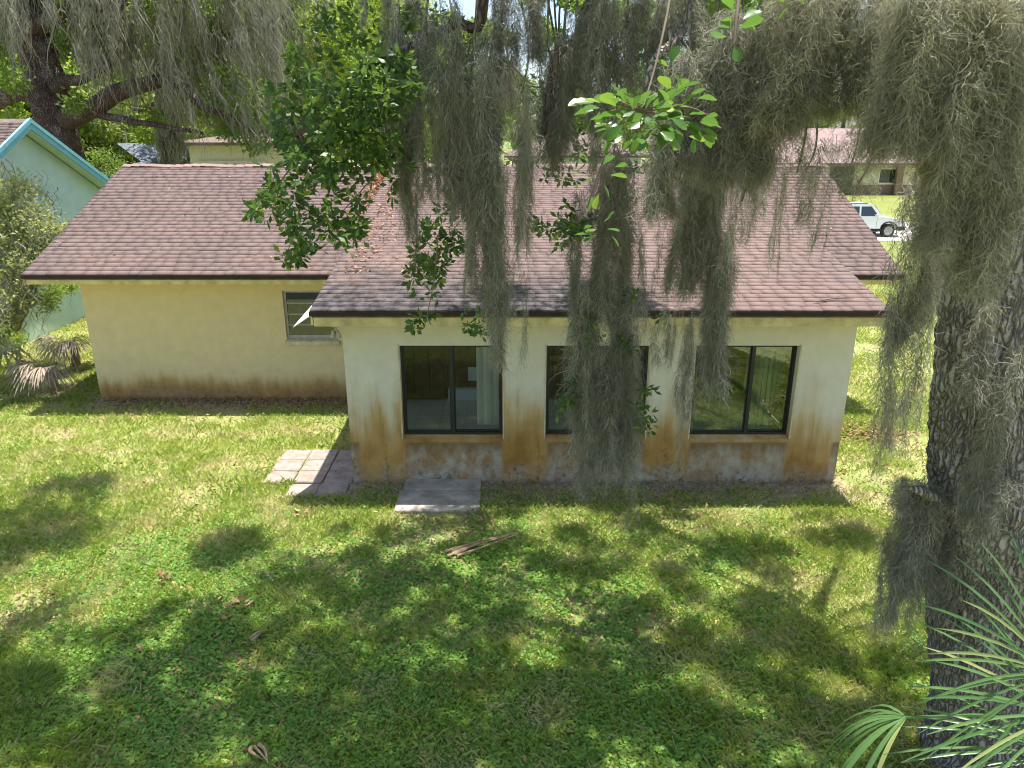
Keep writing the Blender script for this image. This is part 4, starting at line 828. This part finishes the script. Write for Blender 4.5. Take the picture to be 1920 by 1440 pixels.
# ---- high crown over the lawn (casts the dappled shade); placed up the sun's ray from the shade on the grass
SH = [(760, 1000, .75), (900, 1020, .9), (1080, 1000, .9), (1230, 1010, .75), (1390, 1040, .5), (330, 1180, .6), (470, 1120, .7), (620, 1120, .8), (780, 1120, .9), (960, 1130, .9), (1130, 1110, .7), (1280, 1200, .7), (1420, 1150, .4), (250, 1290, .7), (420, 1270, .7), (600, 1250, .7), (800, 1240, .9), (980, 1250, .9), (1150, 1280, .8), (1330, 1320, .6), (1480, 1180, .4), (1560, 1300, .5), (150, 1400, .6), (330, 1390, .8), (520, 1390, .8), (720, 1380, .8), (900, 1400, .8), (1080, 1400, .7), (1260, 1420, .7), (1430, 1400, .6), (1600, 1420, .5), (430, 1030, .28), (690, 1060, .5), (1100, 930, .5), (900, 940, .5), (1560, 990, .35), (40, 1290, .55), (1840, 1050, .6), (1800, 1250, .7)]
cl = []
for (px, py, r) in SH:
    g = G(px, py); 
    for _ in range(13):
        z = random.uniform(7.4, 10.2); a = random.uniform(0, 6.28); q = r*1.25*math.sqrt(random.random()); c = g + Vector((math.cos(a)*q, math.sin(a)*q, 0)) + SUN*(z/SUN.z); cl.append((c, random.uniform(.10, .30), .6))
crown('crown', oak, cl, 56000, .11, M['leaf'], .2, .25); cl2 = cl; cl = []
for x, y, z, r in ((3.5, 2, 9, 1.6), (1, 1.5, 9.5, 1.8), (-2, 2, 9, 1.6), (5.8, 3, 9.5, 1.7), (6.5, 5.5, 9.5, 1.5), (-4, 3.2, 9, 1.3), (7, 8.5, 10, 1.2)): cl.append((Vector((x, y, z)), r, .6))
crown('crown', oak, cl, 8000, .14, M['leaf'], .2, .25)
mb = MB()
for c, r, f in cl2[::5]:
    e = c; b = Vector((min(c.x+1.6, 4.2), c.y*.6+2.2, 7.6)); mb.tube([b, b.lerp(e, .5)+Vector((0, 0, .2)), e], [.035, .02, .008], 5)
mb.build('branchwork', M['bark'], oak)['kind'] = 'stuff'
# ================================================================== trees behind
def tree_proto(name, seed, height, spread, mat, n, size, trunk_r=.35, moss=0):
    g = random.Random(seed); t = thing(name, '', None, (0, 0, 0))
    mb = MB(); limb(mb, [(0, 0, -.3), (g.uniform(-.2, .2), 0, height*.2), (g.uniform(-.5, .5), g.uniform(-.5, .5), height*.5), (g.uniform(-.5, .5), 0, height*.85)], trunk_r, .08, 9, .1); mb.build('trunk', M['bark2'], t, smooth=True)
    cl = []
    for k in range(34):
        a = g.uniform(0, 6.28); h = g.random(); q = spread*math.sqrt(g.random())*(.55+.75*math.sin(math.pi*(.12+.8*h)))
        cl.append((Vector((math.cos(a)*q, math.sin(a)*q, height*(.22+.76*h))), g.uniform(.8, 1.9)*spread/5, .7))
    for k in range(7):
        c = cl[k*4][0]; mb = MB(); limb(mb, [(0, 0, height*g.uniform(.2, .5)), (c.x*.5, c.y*.5, c.z-.6), c], trunk_r*.4, .04, 6, .15); mb.build('limb', M['bark2'], t, smooth=True)
    crown('crown', t, cl, n, size, mat, .2, .35)
    if moss:
        V = []; 
        for k in range(moss):
            c, r, f = g.choice(cl); V.append(c + Vector((g.gauss(0, r*.6), g.gauss(0, r*.6), -r*.5*g.random())))
        v, fc, tn = moss_ribbons(np.array([tuple(q) for q in V]), .7, 1.8, .05, 5, seed); np_obj('moss', v, fc, M['moss_far'], t, attr=tn)['kind'] = 'stuff'
    return t
def moss_ribbons(C, l0, l1, wd, per, seed, lean=(0, 0)):
    g = np.random.default_rng(seed); C = np.repeat(C, per, 0); n = len(C); K = 5; C = C + g.normal(size=(n, 3))*np.array([.08, .08, .12])
    L = l0 + (l1-l0)*g.random(n); ln = np.broadcast_to(np.array(lean), (n, 2)) if np.ndim(lean) == 1 else np.repeat(lean, per, 0); ln = ln + g.normal(size=(n, 2))*.12; ph = g.random((n, 2))*6.28
    pts = []
    for k in range(K+1):
        u = k/K; pts.append(np.stack([C[:, 0]+ln[:, 0]*L*u**1.4+(.05+.09*g.random(n))*np.sin(u*7+ph[:, 0]), C[:, 1]+ln[:, 1]*L*u+.04*np.sin(u*6+ph[:, 1]), C[:, 2]-L*u], 1))
    P_ = np.stack(pts, 1); a = g.random(n)*3.14; S = np.stack([np.cos(a), np.sin(a), 0*a], 1)[:, None]; wv = (wd*(.4+.9*g.random(n)))[:, None, None]*np.linspace(1, .12, K+1)[None, :, None]*.5
    V = np.stack([P_-S*wv, P_+S*wv], 2).reshape(-1, 3); b = (np.arange(n)[:, None]*(2*(K+1)) + np.arange(K)[None]*2).reshape(-1, 1)
    return V, b+np.array([[0, 1, 3, 2]]), np.repeat(g.random(n), 2*(K+1))
def copy_tree(t, loc, rz, sc, label, group):
    r = t.copy(); COL.objects.link(r); r.location = loc; r.rotation_euler = (0, 0, rz); r.scale = sc; tag(r, label, 'tree', group)
    for c in t.children:
        q = c.copy(); COL.objects.link(q); q.parent = r
    return r
# far belt
protos = [tree_proto('broadleaf_tree', 3, 19, 6.5, M['leaf_far'], 15000, .42), tree_proto('broadleaf_tree', 4, 16, 6, M['leaf_lime'], 14000, .38, moss=260), tree_proto('broadleaf_tree', 5, 21, 6, M['leaf_far'], 15000, .42, moss=300)]
used = [False]*3
belt = [(-360, 95, 0), (-150, 88, 2), (60, 80, 1), (230, 76, 0), (380, 84, 2), (520, 70, 1), (640, 84, 0), (760, 74, 1), (880, 92, 2), (1180, 92, 2), (1290, 78, 0), (1390, 96, 1), (1480, 92, 2), (1580, 100, 0), (1690, 92, 1), (1800, 86, 2), (1930, 94, 0), (2080, 84, 1), (690, 56, 1), (1300, 60, 2), (990, 120, 0), (1085, 110, 1), (600, 50, 2), (2250, 70, 2), (20, 50, 1), (170, 58, 2), (300, 56, 1), (-120, 52, 0), (440, 48, 1), (1050, 84, 2)]
KD = ['tall dark green tree in the belt behind the far houses', 'lime green tree with moss in the belt behind the far houses', 'tall moss hung tree in the belt behind the far houses']
for i, (px, D, k) in enumerate(belt):
    loc = (P(px, 250, D).x, D, 0); g = random.Random(i); s = g.uniform(.85, 1.12) * (.62 if D > 105 else 1)
    if not used[k]:
        t = protos[k]; used[k] = True; t.location = loc; t.rotation_euler = (0, 0, g.uniform(0, 6)); t.scale = (s, s, s); tag(t, KD[k], 'tree', 'belt of trees, kind %s' % ('dark', 'lime', 'mossy')[k])
    else: copy_tree(protos[k], loc, g.uniform(0, 6), (s, s, s*g.uniform(.9, 1.1)), KD[k], 'belt of trees, kind %s' % ('dark', 'lime', 'mossy')[k])
# bright oak behind the ridge
q = P(560, 250, 33)
t = thing('live_oak', 'bright green mossy oak crown rising behind the left roof ridge', 'tree', (q.x, 34, 0))
mb = MB(); limb(mb, [(q.x, 34, -.2), (q.x+.3, 34, 3), (q.x-.4, 34, 7), (q.x, 34, 11)], .5, .15, 10, .1); mb.build('trunk', M['bark2'], t, smooth=True)
cl = []
for k in range(90):
    px, py = random.uniform(360, 740), random.uniform(-160, 265)
    if py > 120 + (px-350)*.45 : continue
    c = P(px, py, random.uniform(29, 37)); cl.append((c, random.uniform(.5, 1.3), .7))
crown('crown', t, cl, 42000, .17, M['leaf_lime'], .2, .3)
for k in range(0, len(cl), 7):
    c = cl[k][0]; mb = MB(); limb(mb, [(q.x, 34, 3+k*.06), ((q.x+c.x)/2, 34, c.z), c], .14, .03, 6, .2); mb.build('limb', M['bark2'], t, smooth=True)
MP = np.array([tuple(P(random.uniform(350, 620), random.uniform(-60, 180), random.uniform(28, 33))) for _ in range(170)])
v, fc, tn = moss_ribbons(MP, .6, 1.6, .05, 9, 5, (.2, 0)); np_obj('moss', v, fc, M['moss_far'], t, attr=tn)['kind'] = 'stuff'
# old oak with streaming moss at the left
b = P(105, 285, 28)
t = thing('live_oak', 'old live oak with streaming pale moss behind the aqua house', 'tree', (b.x, 28, 0))
rough_trunk('trunk', [(b.x+.25, 28, -.3), (b.x+.1, 28, 2.5), tuple(P(112, 260, 28)), tuple(P(88, 160, 28)), tuple(P(66, 70, 28)), tuple(P(45, 0, 28)), tuple(P(30, -90, 28))], [.9, .75, .62, .58, .52, .44, .34], M['bark2'], t, 48, .12, .09)
for pts, r0, r1 in (([(120, 225), (170, 205), (215, 178), (260, 162), (300, 150)], .36, .22), ([(300, 150), (340, 160), (380, 200), (420, 215), (480, 250)], .22, .08), ([(105, 170), (125, 150), (160, 148), (220, 110)], .25, .1), ([(70, 180), (30, 175), (-20, 200)], .35, .25), ([(60, 60), (150, 10), (260, 10), (360, -10)], .3, .12), ([(160, 205), (230, 225), (300, 235), (380, 250)], .16, .06)):
    mb = MB(); limb(mb, [P(x, y, 27.6 - .004*(x-100)) for x, y in pts], r0, r1, 10, .06); mb.build('limb', M['bark2'], t, smooth=True)
mb = MB(); c = P(315, 260, 34); limb(mb, [(c.x+.2, 34, -.2), (c.x, 34, 2), c, P(300, 120, 34)], .55, .3, 12, .1); st = thing('live_oak', 'mossy dark oak trunk standing beyond the left ridge', 'tree', (c.x, 34, 0)); mb.build('trunk', M['bark2'], st, smooth=True)
Q = []; LN = []
while len(Q) < 520:
    px, py = random.uniform(-30, 520), random.uniform(-120, 215)
    if py > 40 + px*.42: continue
    if 45 + (py/290)*55 < px < 125 + (py/290)*20 and random.random() < .8: continue
    if 150 < px < 310 and abs(py - (240-(px-120)*.5)) < 26 and random.random() < .9: continue
    if py > 150 and 130 < px < 215: continue
    Q.append(tuple(P(px, py, random.uniform(24.5, 30)))); LN.append((max(-.05, (px-200)/900), 0))
v, fc, tn = moss_ribbons(np.array(Q), .6, 1.9, .045, 12, 9, np.array(LN)); np_obj('moss', v, fc, M['moss_far'], t, attr=tn)['kind'] = 'stuff'
cl = [(P(x, y, random.uniform(26, 29)), r, .8) for x, y, r in ((150, 40, .9), (185, 55, .8), (210, 90, .5), (120, 80, .4), (290, 0, .9), (60, -60, 1.2), (240, -60, 1.3), (350, 30, 1.0), (390, 200, .8), (370, 120, .6), (430, 150, .9), (140, 195, .45), (440, 240, .7), (330, 180, .5), (480, 270, .6), (10, 110, .7), (20, 150, .6), (-10, 60, .8), (300, 220, .4), (400, -60, 1.5), (130, -90, 1.5), (0, -90, 1.5), (230, 40, .6), (260, 90, .5), (330, 80, .7), (420, 80, .8), (460, 190, .7), (280, 40, .5), (400, 40, .8), (180, 110, .4))]
crown('crown', t, cl, 22000, .16, M['leaf_far'], .2, .3)
# trunk moss and leaves for the second oak
MP = np.array([tuple(P(random.uniform(290, 345), random.uniform(150, 270), random.uniform(33, 34.4))) for _ in range(50)])
v, fc, tn = moss_ribbons(MP, .6, 1.6, .06, 10, 15, (.1, 0)); np_obj('moss', v, fc, M['moss_far'], st, attr=tn)['kind'] = 'stuff'
crown('crown', st, [(P(random.uniform(220, 420), random.uniform(-60, 140), random.uniform(33, 36)), random.uniform(.5, 1.1), .8) for _ in range(24)], 12000, .17, M['leaf_far'], .2, .3)
# small trees by the far houses
for px, D, h, lab in ((180, 40, 3.2, 'small young tree before the slate blue roof'), (205, 41, 3.0, 'slim shrub beside the beige far house wall')):
    x = P(px, 280, D).x; t = thing('small_tree', lab, 'tree', (x, D, 0)); mb = MB(); limb(mb, [(x, D, -.1), (x+.1, D, h*.5), (x, D, h*1.2)], .16, .05, 7); mb.build('trunk', M['bark2'], t)
    crown('crown', t, [(Vector((x+random.uniform(-.7, .7), D+random.uniform(-.5, .5), h*random.uniform(.5, 1.3))), .55, .8) for _ in range(7)], 1800, .14, M['leaf_far'])
# neighbour oak left of the picture: shades the lawn's left edge
t = thing('live_oak', 'oak reaching over the left edge of the sunny lawn', 'tree', (-10.2, 8.2, 0))
mb = MB(); limb(mb, [(-10.2, 8.2, -.2), (-10, 8.2, 3), (-9.6, 8.4, 6), (-9, 8.6, 9)], .35, .12, 10, .06); mb.build('trunk', M['bark'], t, smooth=True)
cl = []
for px, py, r in ((20, 960, .9), (90, 1000, .7), (30, 1040, .8), (60, 700, .9), (20, 720, .8), (100, 925, .6), (-60, 980, 1.2), (-60, 720, 1.2), (140, 690, .45), (20, 1200, .4), (-60, 1250, 1)):
    for _ in range(6):
        g = G(px, py); z = random.uniform(8, 10); cl.append((g + Vector((random.gauss(0, r*.5), random.gauss(0, r*.5), 0)) + SUN*(z/SUN.z), random.uniform(.22, .42), .6))
for k in range(0, len(cl), 9):
    c = cl[k][0]; mb = MB(); limb(mb, [(-9.7, 8.4, 5.5), (c.x*.5-4.8, c.y*.5+4.2, 7.4), c], .08, .02, 6, .1); mb.build('limb', M['bark'], t, smooth=True)
crown('crown', t, cl, 11000, .12, M['leaf'], .2, .2)

# ================================================================== shrubs at the left
def shrub(name, label, base, cl, n, size, mat, stems=5, moss=0, moss_mat='moss_far'):
    t = thing(name, label, 'shrub', base)
    for k in range(stems):
        c = cl[k*len(cl)//stems][0]; mb = MB(); limb(mb, [base + Vector((random.uniform(-.2, .2), random.uniform(-.2, .2), -.05)), base.lerp(c, .5)+Vector((random.uniform(-.2, .2), 0, .2)), c], .035, .01, 6, .05); mb.build('stem', M['twig'], t)
    crown('foliage', t, cl, n, size, mat, .1, .15)
    if moss:
        C = np.array([tuple(random.choice(cl)[0] + Vector((random.gauss(0, .25), random.gauss(0, .25), random.gauss(0, .2)))) for _ in range(moss)])
        v, fc, tn = moss_ribbons(C, .25, .8, .022, 8, 21); np_obj('moss', v, fc, M[moss_mat], t, attr=tn)['kind'] = 'stuff'
    return t
cl = [(P(x, y, D), r, .9) for x, y, r, D in ((20, 390, .55, 15.5), (60, 410, .5, 15.2), (30, 460, .6, 15), (80, 440, .45, 15), (10, 520, .5, 14.6), (60, 500, .45, 14.6), (-30, 450, .8, 15), (100, 470, .3, 14.8), (40, 350, .4, 15.8), (30, 560, .4, 14.3), (110, 435, .3, 15), (-20, 380, .7, 15.6), (0, 600, .35, 14))]
shrub('shrub', 'pale yellow green mossy shrub against the aqua wall', G(25, 640), cl, 9500, .085, M['bushleaf'], 7, 150)
cl = [(P(x, y, D), r, .8) for x, y, r, D in ((10, 620, .22, 13.9), (35, 635, .15, 13.6), (-20, 630, .3, 13.6), (60, 560, .2, 15), (90, 570, .25, 15.5), (100, 545, .3, 16.5), (130, 535, .25, 17))]
shrub('shrub', 'low green undergrowth at the foot of the pale shrub', G(5, 650), cl, 3600, .06, M['leaf_lime'], 4)
def fan(parent, base, tip_dir, stem, nl, ll, mat, droop, spread=2.6, wd=.035, stem_r=.012, name='leaflet', stiff=1.0, side=None):
    # palmate frond: petiole plus separate leaflets
    d = tip_dir.normalized(); hub = base + d*stem; sd = d.cross(Vector((0, 0, 1))).normalized() if side is None else (side - d*side.dot(d)).normalized(); up = sd.cross(d)
    MB().tube([base, base+d*stem*.5+Vector((0, 0, .03*stem)), hub], [stem_r*1.4, stem_r, stem_r*.8], 6).build('petiole', mat, parent)
    for k in range(nl):
        a = (k/(nl-1)-.5)*spread + random.uniform(-.03, .03); v = (d*math.cos(a) + sd*math.sin(a) + up*.12*math.sin(k*2.4)).normalized(); L = ll*(.72+.28*math.cos(a))*random.uniform(.9, 1.08)
        s2 = v.cross(up).normalized(); K = 7; pts = []
        for j in range(K):
            u = j/(K-1); w_ = wd*(.35+2.2*u)*(1-u)**.55 if u < 1 else .001; w_ = max(w_*.62, .0015)
            c = hub + v*L*u*(1-.12*droop*u) + Vector((0, 0, -droop*L*u**(2.2*stiff))); pts.append((c - s2*w_ + up*w_*.35, c, c + s2*w_ + up*w_*.35))
        V = [q for p in pts for q in p]; Fc = []
        for j in range(K-1):
            b = j*3; Fc += [(b, b+1, b+4, b+3), (b+1, b+2, b+5, b+4)]
        np_obj(name, np.array([tuple(q) for q in V]), np.array(Fc), mat, parent, smooth=True, attr=np.full(len(V), random.random()))
# dead palmetto fronds
for (px, py, D, lab, n, sc_) in ((75, 600, 14.4, 'grey dead palmetto fronds drooping to the lawn', 8, .85), (118, 555, 16.3, 'bleached dead palmetto fronds behind the wing corner', 8, .9)):
    c = P(px, py, D); c.z = .5; t = thing('dead_palmetto', lab, 'palm', (c.x, D, 0))
    MB().tube([(c.x, D, -.05), (c.x, D, c.z*.6), c], [.10, .09, .07], 8).build('stem', M['straw'], t)
    for k in range(n):
        a = -2.7 + k*2.3/n + random.uniform(-.2, .2); fan(t, c, Vector((math.cos(a), math.sin(a), random.uniform(.1, .6))), .35*sc_, 16, .8*sc_, M['deadpalm'], .6, 1.9, .02, name='leaflet')
# grass tuft at the lower left
def tuft(px, py, n, h, label, mat):
    g = G(px, py); a = RNG.random(n)*6.28; r = .30*np.sqrt(RNG.random(n)); C = np.stack([g.x+np.cos(a)*r, g.y+np.sin(a)*r, np.full(n, -.02)], 1)
    d = np.stack([np.cos(a)*.5, np.sin(a)*.5, np.ones(n)], 1) + RNG.normal(size=(n, 3))*.35; d = unit(d); L = h*(.5+.7*RNG.random(n)); K = 5; S = unit(np.cross(d, RNG.normal(size=(n, 3))))
    pts = []
    for k in range(K+1):
        u = k/K; pts.append(C + d*(L*u)[:, None] + np.stack([np.cos(a)*L*.4*u*u, np.sin(a)*L*.4*u*u, -L*.35*u*u], 1))
    P_ = np.stack(pts, 1); wv = .006*np.linspace(1, .15, K+1)[None, :, None]; V = np.stack([P_-S[:, None]*wv, P_+S[:, None]*wv], 2).reshape(-1, 3); b = (np.arange(n)[:, None]*(2*(K+1))+np.arange(K)[None]*2).reshape(-1, 1)
    o = np_obj('grass_tuft', V, b+np.array([[0, 1, 3, 2]]), mat, None, loc=g, attr=np.repeat(RNG.random(n), 2*(K+1))); tag(o, label, 'grass')
tuft(35, 1300, 420, .30, 'tall dark grass tuft in the shaded lawn corner', M['leaf_far'])
# ================================================================== fan palm at the right
hub = P(2040, 1330, 3.3)
t = thing('fan_palm', 'green fan palm with long stiff leaflets before the big trunk', 'palm', (hub.x, hub.y, 0))
MB().tube([(hub.x+.1, hub.y, -.1), (hub.x+.05, hub.y, 1), (hub.x+.02, hub.y, hub.z-.1)], [.14, .12, .1], 12).build('stem', M['straw'], t)
SV = Vector((0, .45, .9))
fan(t, hub, P(1900, 1180, 3.35)-hub, .30, 23, 1.05, M['palm'], .20, 2.5, .014, .012, side=SV)
fan(t, hub+Vector((0, -.05, -.05)), P(1900, 1300, 3.2)-hub, .25, 18, 1.0, M['palm'], .18, 2.0, .014, .012, side=Vector((0, .7, .7)))
fan(t, hub+Vector((0, -.1, -.1)), P(1880, 1420, 3.1)-hub, .25, 20, .95, M['palm'], .22, 2.2, .014, .012, side=Vector((0, .85, .5)))
b2 = Vector((hub.x, hub.y+.25, hub.z-.3)); fan(t, b2, P(1640, 1345, 3.9)-b2, .75, 16, .5, M['palm'], .75, 2.2, .024, .012)
